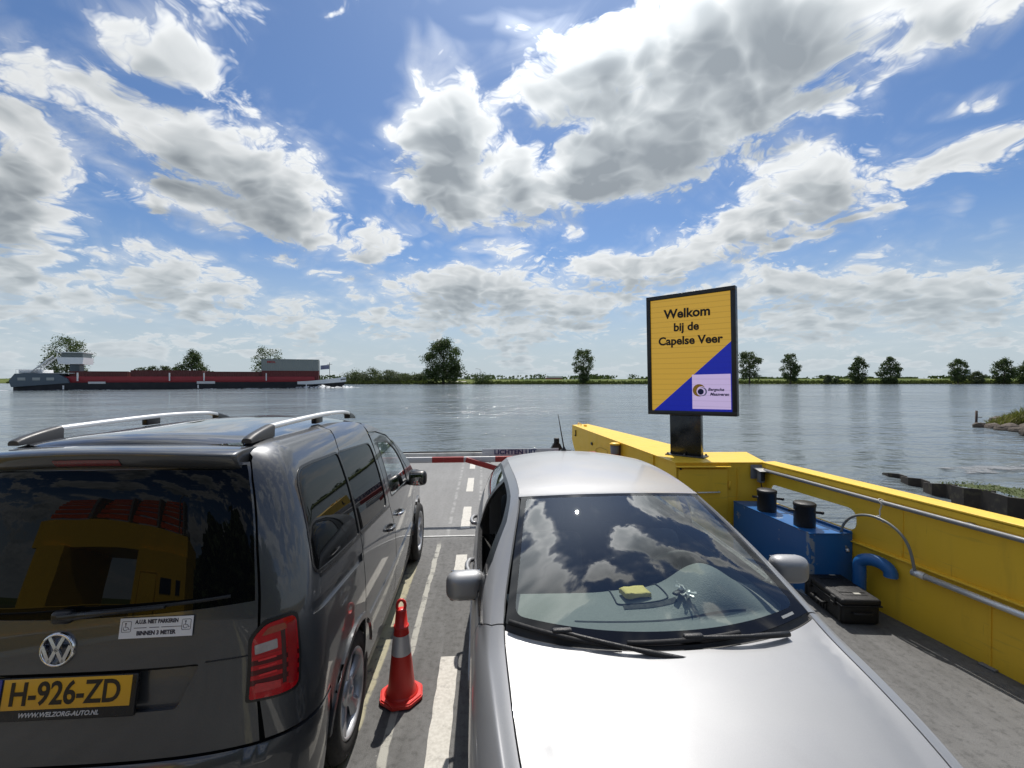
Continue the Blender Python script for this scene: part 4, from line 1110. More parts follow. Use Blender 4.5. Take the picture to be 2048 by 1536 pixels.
for x in (.1, 1.0): MB().box((x, 6.955, .90), (.03, .03, .2)).build('bracket', BLACK, SN, True)
# black ramp fitting near the bow
w = riv(.86, 8.6)
t = thing('ramp_catch', 'black latch with a round fitting standing behind the sign', 'latch', (w.x, w.y, 0))
MB().box((0, 0, .42), (.11, .09, .84), bev=.01).build('post', BLACK, t)
mb = MB(); mb.box((0, 0, .90), (.10, .07, .13), bev=.02)
for z in (.93, .87): mb.lathe([(.02, -.055), (.035, -.05), (.035, -.02)], 14, (0, 0, z), 'Y')
mb.build('head', BLACK, t); MB().prism([(-.12, 0.74), (.12, .74), (.06, .86), (-.06, .86)], -.05, .05, 'XZ').build('foot', BLACK, t)

# orange red traffic cone
CN = thing('traffic_cone', 'red traffic cone with a silver band between van and silver car', 'traffic cone', (-.545, 2.965, 0), R(8))
cm, ct, cb = material('cone_plastic')
cn = noise(ct, pos(ct), 12, 5, .6)
setp(ct, cb, Base_Color=mixc(ct, cn, (.66, .030, .024), (.76, .045, .034)), Roughness=.38, Subsurface_Weight=.12, Subsurface_Radius=(.05, .01, .008), Subsurface_Scale=.3)
MB().lathe([(.102, .038), (.098, .05), (.086, .075), (.084, .10), (.046, .46), (.0455, .475), (.043, .475), (.034, .575), (.030, .585), (.0, .588)], 40).lathe([(.110, .036), (.106, .046), (.1, .05)], 40).lathe([(.0475, .466), (.050, .470), (.049, .478), (.043, .480)], 40).build('cone_body', cm, CN)
oc = [(.150 * math.cos(a + .3927), .150 * math.sin(a + .3927)) for a in [i * math.pi / 4 for i in range(8)]]
mb = MB(); bm = bmesh.new(); vs0 = [bm.verts.new((x, y, .004)) for x, y in oc]; vs1 = [bm.verts.new((x * .97, y * .97, .036)) for x, y in oc]
bm.faces.new(vs0[::-1]); bm.faces.new(vs1)
for i in range(8): bm.faces.new((vs0[i], vs0[(i + 1) % 8], vs1[(i + 1) % 8], vs1[i]))
bmesh.ops.bevel(bm, geom=bm.edges[:], offset=.008, segments=3, affect='EDGES'); mb.addbm(bm, 0, True); mb.build('base', cm, CN, angle=40)
sm, st, sb = material('reflective_band'); sa = mth(st, 'ARCTAN2', sep(st, obj_co(st))[1], sep(st, obj_co(st))[0])
setp(st, sb, Base_Color=mixc(st, mth(st, 'FRACT', sa * 9.0), (.70, .68, .69), (.82, .80, .81)), Roughness=.35, Metallic=.35)
def cr(z): return .084 + (.046 - .084) * (z - .10) / .36
MB().lathe([(cr(.30) + .002, .30), (cr(.425) + .002, .425)], 40).build('reflective_band', sm, CN)
mb = MB(); mb.tube([(.026 * math.cos(a), 0, .604 + .040 * math.sin(a)) for a in lin(-.75, 3.89, 20)], .010, 10); mb.build('ring', cm, CN)

# black hard case on the deck
HC = thing('hard_case', 'black plastic hard case with latches lying on the deck', 'case', (3.235, 3.83, 0), R(-7))
CS = plain('case_black', (.010, .010, .0105), .5, var=.2, scale=30, bmp=.004)
mb = MB(); mb.box((0, 0, .085), (.315, .54, .165), bev=.03, seg=3); mb.build('body', CS, HC, angle=40)
mb = MB(); mb.box((0, 0, .196), (.33, .56, .055), bev=.022, seg=3); mb.box((0, .0, .2235), (.21, .40, .006), bev=.002); mb.box((0, -.15, .228), (.21, .012, .006)); mb.box((0, .12, .228), (.21, .012, .006)); lid = mb.build('lid', CS, HC, angle=40)
mb = MB(); mb.box((0, 0, .166), (.338, .566, .012), bev=.005); mb.build('rim', CS, HC)
for y in (-.17, .17): MB().box((-.166, y, .17), (.02, .06, .07), bev=.006).box((-.176, y, .145), (.012, .045, .03), bev=.004).build('latch', CS, HC)
MB().tube([(-.165, -.08, .10), (-.205, -.08, .10), (-.205, .08, .10), (-.165, .08, .10)], .011, 8).build('handle', CS, HC)
MB().tube([(-.08, -.28, .11), (-.07, -.30, .11), (.07, -.30, .11), (.08, -.28, .11)], .010, 8).build('handle', CS, HC)
mb = MB()
for y in (-.06, -.02, .02, .06): MB().box((-.16, y, .055), (.012, .02, .07), bev=.003).build('rib', CS, HC)
for y in (-.24, .24): MB().box((-.158, y, .09), (.014, .03, .14), bev=.004).build('rib', CS, HC)
for y, s in ((-.17, .03), (.2, .02)): MB().box((.03 if y < 0 else .06, y, .2275), (.055, s, .002)).build('sticker', plain('sticker_pale', (.45, .44, .38), .5), HC)

# the ferry's superstructure behind the viewer: what the van's rear window mirrors
FH = thing('ferry_house', 'yellow ferry house with orange slatted rack, mirrored in the van rear window', 'ferry house', (-3.2, -7.5, 0))
ORG = plain('orange_slats', (.62, .10, .02), .5, var=.2, scale=4)
hx = -5.9
mb = MB(); mb.box((hx + .9, -7.0, 1.35), (2.4, 1.6, 2.7)); mb.box((hx - 3.2, -7.2, 1.35), (1.0, 2.0, 2.7)); mb.box((hx - 1.0, -7.3, 2.95), (6.2, 1.9, .55)); mb.build('wall', YEL, FH, True)
MB().box((hx + .30, -6.19, 1.1), (.72, .03, 2.0), bev=.01).tube([(hx - .09, -6.17, .1), (hx - .09, -6.17, 2.13), (hx + .69, -6.17, 2.13), (hx + .69, -6.17, .1)], .02, 6).build('door', YEL, FH, True)
WDK = plain('window_dark', (.02, .03, .07), .2)
for wx, ww in ((1.12, .52), (1.72, .22)): MB().box((hx + wx, -6.19, 1.75), (ww, .03, .5)).build('window', WDK, FH, True)
for k in range(4):
    mb = MB()
    for j in range(6): mb.box((hx - 3.3 + k * 1.45, -6.6 - .10 * j, 3.36 + j * .17), (1.2, .06, .11))
    mb.build('rack', ORG, FH, True)
    MB().box((hx - 2.58 + k * 1.45, -6.85, 3.75), (.10, .7, .95)).build('rack_post', GREYP, FH, True)
MB().tube([(hx + 1.5, -6.6, 2.7), (hx + 1.5, -6.6, 4.4), (hx + 1.7, -6.6, 4.75), (hx + 2.0, -6.6, 4.7)], .05, 8).build('davit', GREYP, FH, True)
MB().lathe([(.2, 2.7), (.2, 3.3), (.26, 3.3), (.26, 3.5), (0, 3.5)], 16, (hx + 1.75, -7.1, 0)).build('funnel', GREYP, FH, True)
r = random.Random(4)
GB = 'trees on the near bank behind the ferry'
for i, (x, y, H, W) in enumerate([(-4.0, -31, 11, 9), (3.5, -28, 13, 11), (11, -29, 12, 11), (19, -32, 14, 13), (-14, -44, 9, 10)]):
    tree(['second', 'third', 'fourth', 'fifth', 'first'][i] + ' dark tree from the left on the near bank behind the ferry', (x, y, -.2), H, W, dome, 200 + i, LEAF_D, n_lobe=40, n_leaf=1600, leaf=.9, group=GB, name='broadleaf_tree', low=.0)
mb = MB(); mb.add([(-400, -22, WZ + .1), (400, -22, WZ + .1), (400, -400, 1.2), (-400, -400, 1.2)], [(0, 1, 2, 3)]); tag(mb.build('near_bank', grass_mat()), kind='structure')
# ---------------------------------------------------------------- dark grey van: outer surface
VX = -1.62
v_hw = Spl([.15, .30, .45, .62, .80, .95, 1.08, 1.25, 1.45, 1.60, 1.70, 1.76, 1.79, 1.805], [.845, .872, .888, .899, .903, .897, .884, .852, .798, .745, .695, .645, .59, .53])
v_yr = Spl([.15, .30, .45, .62, .80, .95, 1.07, 1.17, 1.35, 1.55, 1.70, 1.76, 1.79, 1.805], [1.79, 1.778, 1.775, 1.780, 1.79, 1.80, 1.805, 1.82, 1.86, 1.91, 1.955, 1.985, 2.03, 2.09])
V_B, V_N = .33, 2.9
def arc_table(hw, b, n, k=400):
    pts = [(math.sin(t) ** (2 / n), 1 - math.cos(t) ** (2 / n)) for t in [math.pi / 2 * (i / k) for i in range(k + 1)]]
    pts[0] = (0, 0); s = [0.0]
    for a, c in zip(pts, pts[1:]): s.append(s[-1] + math.hypot((c[0] - a[0]) * hw, (c[1] - a[1]) * b))
    L = s[-1]; m = 26; out = [(0.0, 0.0, 0.0)]; j = 0
    for i in range(1, m):
        w = L * i / m
        while s[j + 1] < w: j += 1
        f = (w - s[j]) / (s[j + 1] - s[j]); out.append((w, pts[j][0] + f * (pts[j + 1][0] - pts[j][0]), pts[j][1] + f * (pts[j + 1][1] - pts[j][1])))
    out.append((L, 1.0, 1.0))
    return L, Spl([o[0] for o in out], [o[1] for o in out]), Spl([o[0] for o in out], [o[2] for o in out])
V_L, v_ax, v_ay = arc_table(.86, V_B, V_N)
V_FB = .62
V_LF, v_fx, v_fy = arc_table(.84, V_FB, 2.5)
VQ0, VQ1 = 2.15, 5.45
VQS = VQ0 - V_L                      # rear centre line
def v_tp(y): return .075 * max(0.0, (y - 3.3) / 2.15) ** 2 if y > 3.3 else 0.0
def VP(q, z):
    if q < VQ0:
        s = q - VQS; sg = 1
        if s < 0: s, sg = -s, -1
        return Vector((VX + sg * v_hw(z) * v_ax(s), v_yr(z) + V_B * v_ay(s), z))
    if q <= VQ1:
        f = max(0.0, 1 - (q - VQ0) / .45); f = f * f * (3 - 2 * f)
        return Vector((VX + v_hw(z) * (1 - v_tp(q)), q + (v_yr(z) + V_B - VQ0) * f, z))
    s = min(V_LF, q - VQ1)
    return Vector((VX + v_hw(z) * (1 - v_tp(VQ1)) * v_fx(V_LF - s), VQ1 + (V_FB - .35 * max(0, z - .55) ** 2) * (1 - v_fy(V_LF - s)), z))
def paint(name, col, metal=.55, rough=.34, flake=.3, coat=1.0, cr=.015):
    m, t, b = material(name)
    p = pos(t); f = voro(t, p, 900, out='Color'); d = noise(t, p, 5, 5, .65)
    c = mixc(t, mth(t, 'MULTIPLY', sep(t, f)[0], flake), col, tuple(min(1, q * 1.7) for q in col))
    c = mixc(t, smooth(t, d, .5, .8) * .10, c, (.16, .15, .13))
    c = mixc(t, smooth(t, voro(t, p, 34), .0, .045, .6, 0.0) * smooth(t, noise(t, p, 6, 2), .58, .66), c, (.10, .09, .08))
    setp(t, b, Base_Color=c, Metallic=metal, Roughness=rough, Coat_Weight=coat, Coat_Roughness=smooth(t, d, .35, .7, cr, cr + .05), Coat_IOR=1.5)
    return m
GREY = paint('grey_metallic', (.062, .065, .070), .5, .38)
def dark_glass(name, col=(.004, .0045, .005), rough=.012):
    m, t, b = material(name); setp(t, b, Base_Color=col, Roughness=rough, IOR=1.52, Specular_IOR_Level=.16)
    bump(t, b, noise(t, pos(t), 3.2, 2, .5), .004, .12); return m
PRIV = dark_glass('privacy_glass')
def clear_glass(name, tint=(.80, .87, .85), ior=1.5, gain=2.0):
    m, t, b = material(name)
    tr = nd(t, 'ShaderNodeBsdfTransparent'); tr.inputs[0].default_value = (*tint, 1)
    g = nd(t, 'ShaderNodeBsdfGlossy'); g.inputs['Roughness'].default_value = .008; g.inputs[0].default_value = (1, 1, 1, 1)
    ge = nd(t, 'ShaderNodeNewGeometry')
    c = mth(t, 'ABSOLUTE', vmt(t, 'DOT_PRODUCT', S(t, ge.outputs['Normal']), S(t, ge.outputs['Incoming'])))
    r0 = ((ior - 1) / (ior + 1)) ** 2
    f = mth(t, 'POWER', 1.0 - c, 5.0) * (1 - r0) + r0
    ms = nd(t, 'ShaderNodeMixShader'); put(t, ms.inputs[0], mth(t, 'MINIMUM', f * gain, 1.0))
    t.links.new(tr.outputs[0], ms.inputs[1]); t.links.new(g.outputs[0], ms.inputs[2])
    t.links.new(ms.outputs[0], t.nodes['Material Output'].inputs[0]); t.nodes.remove(b)
    return m
CLEAR = clear_glass('window_glass')
TRIM = plain('trim_black', (.010, .010, .011), .32, var=.1, scale=30)
CHROME = plain('chrome', (.72, .72, .73), .09, 1.0, var=.03)
SATIN = plain('satin_aluminium', (.66, .66, .66), .42, .8, var=.03, scale=1.5)
TYRE = plain('tyre_rubber', (.018, .018, .018), .78, var=.25, scale=25, dirt=.25)
RIM = plain('alloy_silver', (.52, .53, .55), .40, .6, var=.04, scale=5, coat=.3)
def wheel(parent, c, Rt, Rr, W, side, name='wheel', spokes=5):
    """tyre, rim and brake disc on the x axis; side = +1 when the outside faces +x"""
    M = Matrix.Translation(c) @ Matrix.Diagonal((side, 1, 1, 1))
    mb = MB(); h = W / 2
    mb.lathe([(Rr - .01, -h + .01), (Rr, -h), (Rt - .03, -h - .004), (Rt - .008, -h + .018), (Rt, -h + .04), (Rt, -.052), (Rt - .008, -.048), (Rt - .008, -.040), (Rt, -.036), (Rt, .036), (Rt - .008, .040), (Rt - .008, .048), (Rt, .052), (Rt, h - .04), (Rt - .008, h - .018), (Rt - .03, h + .004), (Rr + .03, h + .006), (Rr + .008, h), (Rr, h - .006), (Rr - .01, h - .02)], 72, axis='X', M=M)
    w = mb.build(name, TYRE, parent, True)
    mb = MB(); mb.lathe([(Rr + .004, h - .006), (Rr - .004, h + .002), (Rr - .014, h - .004), (Rr - .022, h - .03), (Rr - .03, -h + .02), (Rr, -h)], 64, axis='X', M=M)
    for k in range(spokes):
        a = 2 * math.pi * k / spokes + .3
        def sp_(u, v):
            rr = .045 + (Rr - .018 - .045) * u
            hw_ = (.040 - .016 * math.sin(math.pi * min(1, u * 1.15)) + .022 * u ** 3)
            ang = a + v * hw_ / max(rr, .03)
            x = h - .026 + .020 * u - .028 * abs(v) ** 2.5 - .006 * math.exp(-(v / .25) ** 2) * (u > .1) - .05 * (u ** 6) * 0
            return M @ Vector((x, rr * math.cos(ang), rr * math.sin(ang)))
        mb.grid(sp_, [i / 10 for i in range(11)], lin(-1, 1, 9))
    mb.lathe([(.075, h - .035), (.068, h - .02), (.05, h - .016), (.03, h - .014), (.028, h - .006), (0, h - .004)], 32, axis='X', M=M)
    mb.build('rim', RIM, w, True, fix=False)
    mb = MB(); mb.lathe([(Rr - .07, -.02), (Rr - .07, .0), (.03, .0)], 40, axis='X', M=M); mb.lathe([(Rr - .025, -.05), (0, -.055)], 32, axis='X', M=M); mb.build('brake_disc', plain('brake_iron', (.09, .085, .08), .5, .8, var=.2), w, True)
    return w

def pod(mb, c, r, rz=0.0, e=.55, flat=.9):
    """rounded box shaped mirror shell"""
    def pw(v, k): return math.copysign(abs(v) ** k, v)
    M = Matrix.Translation(c) @ Matrix.Rotation(rz, 4, 'Z')
    def f(u, v):
        x = pw(math.cos(v), e) * pw(math.cos(u), e); z = pw(math.cos(v), e) * pw(math.sin(u), e); y = pw(math.sin(v), .8)
        k = 1 - .14 * max(0, -y)
        return M @ Vector((x * r[0] * k, y * r[1], z * r[2] * k))
    return mb.grid(f, lin(0, 2 * math.pi * 35 / 36, 36), lin(-math.pi / 2, math.pi / 2, 19), closed_u=True)
VAN = thing('van', 'dark grey passenger van with silver roof rails and privacy glass, seen from behind', 'van', (VX, 1.7, 0))
def VPL(q, z):
    p = VP(q, z); return Vector((2 * VX - p.x, p.y, p.z))
def pair(name, poly, mat, holes=(), h=.045, off=0.0, rim=.014, parent=None, label=None):
    a = panel(name, poly, VP, mat, parent[0] if parent else VAN, holes, h, off, rim, world=True)
    b = panel(name, poly, VPL, mat, parent[1] if parent else VAN, holes, h, off, rim, flip=True, world=True)
    return a, b
def sym(pts): return [(p[0], p[1]) for p in pts] + [(2 * VQS - p[0], p[1]) for p in reversed(pts)]
# tailgate with window opening and plate recess
gate_r = [(1.806, .637), (1.792, .80), (1.796, 1.0), (1.812, 1.2), (1.819, 1.38), (1.847, 1.66), (1.868, 1.732)]
win_r = [(1.800, 1.188), (1.812, 1.38), (1.838, 1.66), (1.850, 1.722)]
glass_poly = sym([(VQS + .05, 1.172), (1.45, 1.178), (1.70, 1.186)] + win_r)
rec = sym([(1.52, .815), (1.60, .978)])
tg = panel('tailgate', sym(gate_r), VP, GREY, VAN, [[(a, b) for a, b in glass_poly], round_poly(rec, .015, 3)], .04, 0, .024, world=True)
panel('rear_window', glass_poly, VP, PRIV, tg, (), .05, -.004, .01, world=True)
def recess_P(q, z):
    p = VP(q, z); return Vector((p.x, p.y + .022 + .012 * max(0, (z - .9)) / .08, p.z))
panel('plate_recess', sym([(1.525, .805), (1.605, .985)]), recess_P, GREY, tg, (), .04, 0, 0, world=True)
MB().tube([VP(q, .982) + Vector((0, -.002, 0)) for q in lin(1.62, 1.79, 8)], .0022, 5).build('swage_line', TRIM, tg, True)
MB().tube([VP(q, .981) + Vector((0, .012, 0)) for q in lin(VQS - .30, VQS + .30, 12)], .012, 8).build('tailgate_handle', TRIM, tg, True)
# roof spoiler with brake light
def spoil(q, v):
    s = abs(q - VQS); sg = 1 if q >= VQS else -1
    x = VX + sg * .635 * v_ax(min(V_L, s * 1.32)); yb = .30 * v_ay(min(V_L, s * 1.32)); dz = -.035 * (s / .72) ** 2.2
    sec = [(2.17, 1.806), (2.08, 1.815), (1.97, 1.815), (1.925, 1.808), (1.912, 1.796), (1.925, 1.765), (1.955, 1.735), (1.99, 1.728)]
    k = min(len(sec) - 2, int(v)); f = v - k
    y = sec[k][0] + (sec[k + 1][0] - sec[k][0]) * f; z = sec[k][1] + (sec[k + 1][1] - sec[k][1]) * f
    return Vector((x, y + yb * .92, z + dz))
spz = [Spl(range(8), [a for a, b in [(2.17, 1.806), (2.08, 1.815), (1.97, 1.815), (1.925, 1.808), (1.912, 1.796), (1.925, 1.765), (1.955, 1.735), (1.99, 1.728)]]), Spl(range(8), [b for a, b in [(2.17, 1.806), (2.08, 1.815), (1.97, 1.815), (1.925, 1.808), (1.912, 1.796), (1.925, 1.765), (1.955, 1.735), (1.99, 1.728)]])]
def spoil(q, v):
    s = abs(q - VQS); sg = 1 if q >= VQS else -1; w = min(V_L, s * 1.04)
    return Vector((VX + sg * .625 * v_ax(w), spz[0](v) + .27 * v_ay(w), spz[1](v) - .03 * (s / .74) ** 2.2))
mb = MB(); mb.grid(spoil, lin(VQS - .745, VQS + .745, 60), lin(0, 7, 36))
for e_ in (-.745, .745): mb.add([spoil(VQS + e_, v) for v in lin(0, 7, 36)], [tuple(range(36))])
mb.build('roof_spoiler', GREY, VAN, True)
bl = MB(); bl.grid(lambda u, v: spoil(VQS + u, v) + Vector((0, -.003, .0)), lin(-.170, .170, 20), lin(4.75, 5.55, 6)); bl.build('high_brake_light', plain('brake_red', (.16, .004, .008), .12, coat=1), tg, True)
# bumper
bump_r = [(2.128, .20), (2.150, .40), (2.160, .655), (1.975, .632), (1.90, .628), (1.80, .626)]
def BP(q, z):
    p = VP(q, z); k = max(0.0, min(1.0, (.632 - z) / .055)); k = k * k * (3 - 2 * k); f = max(0.0, min(1.0, (2.14 - abs(q - VQS) - VQS) / .5)); f = f * f * (3 - 2 * f)
    return p + Vector((0, -.062 * k * f, 0))
panel('rear_bumper', sym([(VQS + .05, .20), (1.6, .20)] + bump_r), BP, GREY, VAN, (), .045, .004, .02, world=True)
pair('bumper_reflector', round_poly([(1.66, .415), (1.88, .415), (1.88, .445), (1.66, .445)], .01), plain('reflector_red', (.25, .01, .01), .2, coat=1), h=.03, off=.007, rim=.003)
# sides
def arch(c, r, a0, a1, n=22): return [(c + r * math.cos(a), .325 + r * math.sin(a)) for a in lin(a0, a1, n)]
RW, FW = 2.57, 5.27
zt = Spl([1.8, 2.2, 2.8, 3.25, 3.55, 3.8, 4.1, 4.4, 4.7, 5.0], [1.803, 1.803, 1.803, 1.795, 1.765, 1.708, 1.60, 1.455, 1.28, 1.085])
top = lambda a, b, n: [(q, zt(q)) for q in lin(a, b, n)]
light = round_poly([(1.752, .800), (1.770, 1.050), (1.828, 1.108), (1.952, 1.116), (1.952, .94), (1.946, .798), (1.87, .792)], [.015, .015, .015, .03, .02, .05, .02], 4)
qwin = round_poly([(2.062, 1.222), (2.30, 1.196), (2.738, 1.168), (2.790, 1.648), (2.30, 1.662), (2.075, 1.660)], [.05, .3, .02, .03, .3, .09], 5)
groove = round_poly([(2.02, 1.063), (2.728, 1.008), (2.728, 1.058), (2.02, 1.113)], .008, 3)
qp = [(1.826, .640), (1.90, .642), (1.98, .646), (2.166, .668)] + [p for p in arch(RW, .385, math.pi * .86, .42, 20) if p[0] < 2.742] + [(2.752, .62), (2.742, 1.0), (2.750, 1.15), (2.798, 1.62), (2.86, 1.70), (2.95, 1.775)] + [(2.97, zt(2.97))] + [(q, 1.803) for q in lin(2.9, 1.98, 14)] + [(1.90, 1.803), (1.892, 1.75), (1.878, 1.735), (1.857, 1.66), (1.829, 1.38), (1.822, 1.2), (1.806, 1.0), (1.802, .80)]
cut = [(a, b) for a, b in qp]
# the lamp sits over the panel: keep the sheet whole under it
Q = pair('quarter_panel', cut, GREY, [qwin, groove])
pair('window_seal', grow(qwin, .012), TRIM, [qwin], h=.05, off=.0018, rim=.004, parent=Q)
pair('rail_groove', groove, GREY, h=.06, off=-.013, rim=0, parent=Q)
qg = pair('quarter_window', qwin, PRIV, h=.06, off=-.004, rim=.01, parent=Q)
swin = round_poly([(2.762, 1.170), (3.472, 1.128), (3.49, 1.608), (2.812, 1.648)], [.02, .07, .06, .02], 5)
sl = [(2.762, .60)] + [(2.79, .50), (2.80, .30), (3.745, .30), (3.745, .55), (3.66, .9), (3.552, 1.10), (3.548, 1.5), (3.56, 1.66), (3.60, 1.74), (3.565, 1.757)] + top(3.50, 2.99, 8) + [(2.96, 1.772), (2.872, 1.70), (2.808, 1.62), (2.762, 1.15), (2.752, 1.0)]
SD = pair('sliding_door', sl, GREY, [swin]); pair('window_seal', grow(swin, .010), TRIM, [swin], h=.05, off=.0018, rim=.004, parent=SD); pair('door_window', swin, PRIV, h=.06, off=-.004, rim=.01, parent=SD)
fwin = round_poly([(3.675, 1.155), (4.47, 1.098), (4.44, 1.22), (4.28, 1.42), (4.06, 1.545), (3.70, 1.592)], [.03, .03, .1, .15, .10, .06], 5)
fd_ = [(3.757, .30), (4.70, .30), (4.74, .62), (4.72, 1.0), (4.70, 1.085), (4.62, 1.165), (4.46, 1.29), (4.30, 1.46), (4.08, 1.59), (3.80, 1.655), (3.60, 1.672), (3.56, 1.5), (3.564, 1.10), (3.672, .9), (3.757, .55)]
FD = pair('front_door', fd_, GREY, [fwin]); pair('window_seal', grow(fwin, .012), TRIM, [fwin], h=.05, off=.0018, rim=.004, parent=FD); pair('door_window', fwin, CLEAR, h=.06, off=-.004, rim=.004, parent=FD)
pill = [(3.61, 1.683), (3.80, 1.667), (4.09, 1.602), (4.31, 1.47), (4.47, 1.30), (4.63, 1.175), (4.71, 1.095)] + [(5.0, 1.085)] + list(reversed(top(3.60, 4.96, 18))) + [(3.60, 1.752)]
pair('windscreen_pillar', pill, GREY, h=.04)
fe = [(4.712, .30), (4.88, .26)] + arch(FW, .385, math.pi * .97, .22, 22) + [(5.72, .26), (VQ1 + V_LF, .26), (VQ1 + V_LF, .88), (5.9, .93), (5.5, 1.0), (5.0, 1.075), (4.732, 1.077), (4.732, 1.0), (4.752, .62)]
pair('front_wing', fe, GREY)
for side, P_, fl_ in ((1, VP, False), (-1, VPL, True)):
    for c in (RW, FW):
        ring = arch(c, .405, math.pi * .93, .07 * math.pi, 20) + list(reversed(arch(c, .372, math.pi * .93, .07 * math.pi, 20)))
        panel('wheel_arch', ring, P_, GREY, VAN, (), .03, .010, .03, flip=fl_, world=True)
    panel('belt_trim', [(2.10, 1.186), (2.30, 1.170), (2.74, 1.146), (2.74, 1.160), (2.30, 1.184), (2.10, 1.202)], P_, TRIM, VAN, (), .05, .002, .004, flip=fl_, world=True)
    panel('belt_trim', [(2.775, 1.146), (3.54, 1.098), (3.54, 1.112), (2.775, 1.160)], P_, TRIM, VAN, (), .05, .002, .004, flip=fl_, world=True)
    panel('side_moulding', round_poly([(2.82, .575), (4.68, .575), (4.68, .622), (2.82, .622)], .01), P_, GREY, VAN, (), .05, .009, .012, flip=fl_, world=True)
    panel('sill', [(2.95, .19), (4.89, .19), (4.89, .292), (2.95, .292)], P_, TRIM, VAN, (), .06, -.004, .02, flip=fl_, world=True)
# dark inside behind every gap
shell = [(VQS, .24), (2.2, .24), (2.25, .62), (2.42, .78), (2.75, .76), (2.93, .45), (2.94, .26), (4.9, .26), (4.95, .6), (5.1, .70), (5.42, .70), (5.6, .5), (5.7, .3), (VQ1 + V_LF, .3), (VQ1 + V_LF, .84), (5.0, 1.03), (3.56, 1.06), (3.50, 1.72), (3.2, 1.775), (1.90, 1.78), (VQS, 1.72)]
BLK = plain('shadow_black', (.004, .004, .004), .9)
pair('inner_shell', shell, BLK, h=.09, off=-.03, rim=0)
# roof, windscreen, bonnet
def edge(q):
    p = VP(q, zt(q) if q > VQ0 else 1.803); return p
def crown(q, v):
    p = edge(q); hw_ = p.x - VX; x = hw_ * (1 - v)
    c = .046 * min(1, hw_ / .5) + (.03 if q > 3.7 else .03 * max(0, (q - 3.4) / .3))
    return Vector((VX + x, p.y - (.20 * (1 - (1 - v) ** 2) * max(0, (q - 3.6)) / 1.4), p.z + c * (1 - (1 - v) ** 2)))
vv = [i / 14 for i in range(15)]
def both(fn): return lambda q, v: fn(q, v) if v <= 1 else Vector((2 * VX - fn(q, 2 - v).x, fn(q, 2 - v).y, fn(q, 2 - v).z))
vv2 = vv + [2 - i / 14 for i in range(13, -1, -1)]
mb = MB(); mb.grid(both(crown), lin(1.16, 2.15, 14) + lin(2.2, 3.85, 26), vv2); mb.build('roof', GREY, VAN, True)
mb = MB(); mb.grid(both(crown), lin(3.86, 5.0, 20), vv2); mb.build('windscreen', CLEAR, VAN, True)
def hood(q, v):
    z = Spl([5.0, 5.5, 5.9, VQ1 + V_LF], [1.078, 1.0, .93, .885])(q); p = VP(q, z); x = (p.x - VX) * (1 - v)
    return Vector((VX + x, p.y - .2 * (1 - (1 - v) ** 2) * max(0, 1 - (q - 5.0) / .5), z + .05 * (1 - (1 - v) ** 2) * min(1, (p.x - VX) / .6)))
mb = MB(); mb.grid(both(hood), lin(5.0, VQ1 + V_LF, 24), vv2); mb.build('bonnet', GREY, VAN, True)
def seam(path, r=.003): return MB().tube(path, r, 5)
# roof rails
for sg in (1, -1):
    def rp(y, up=0.0):
        base = 1.812 + .012 * math.sin(math.pi * (y - 2.1) / 1.8) - .03 * max(0, (y - 3.0) / .85) ** 2
        return Vector((VX + sg * (.510 + .012 * math.sin(math.pi * (y - 2.1) / 1.8)), y, base + up))
    ys = lin(2.16, 3.86, 60)
    def hgt(y): return .047 * min(1, max(0, (y - 2.155) / .22)) ** .6 * min(1, ((3.87 - y) / .25)) ** .6
    def bar(y0, y1, name, m, parent, low=None):
        yy = lin(y0, y1, 26); mb = MB()
        sec = [(-.022, -.60), (-.024, -.2), (-.018, .10), (0, .20), (.018, .10), (.024, -.2), (.022, -.60)]
        def f(i, j):
            y = yy[i]; a, b = sec[j % 7]; hh = hgt(y); th = .032
            zz = hh + b * th * 1.0
            if low: zz = hh + b * th if b > -.4 else -.012
            return rp(y, zz) + Vector((a, 0, 0))
        mb.grid(f, range(26), range(7), closed_u=False)
        mb.add([f(0, j) for j in range(7)], [tuple(range(7))]); mb.add([f(25, j) for j in range(7)], [tuple(range(7))])
        mb.add([f(i, j) for i in range(26) for j in (0, 6)], [(2 * i, 2 * i + 2, 2 * i + 3, 2 * i + 1) for i in range(25)])
        return mb.build(name, m, parent, True, angle=50)
    rl_ = bar(2.38, 3.70, 'roof_rail', SATIN, VAN)
    bar(2.16, 2.385, 'rail_foot', plain('rail_foot_grey', (.05, .05, .052), .45), rl_, True); bar(3.695, 3.86, 'rail_foot', TRIM, rl_, True)
    MB().box(rp(3.02, .014), (.034, .12, .05), bev=.006).build('rail_support', TRIM, rl_, True)
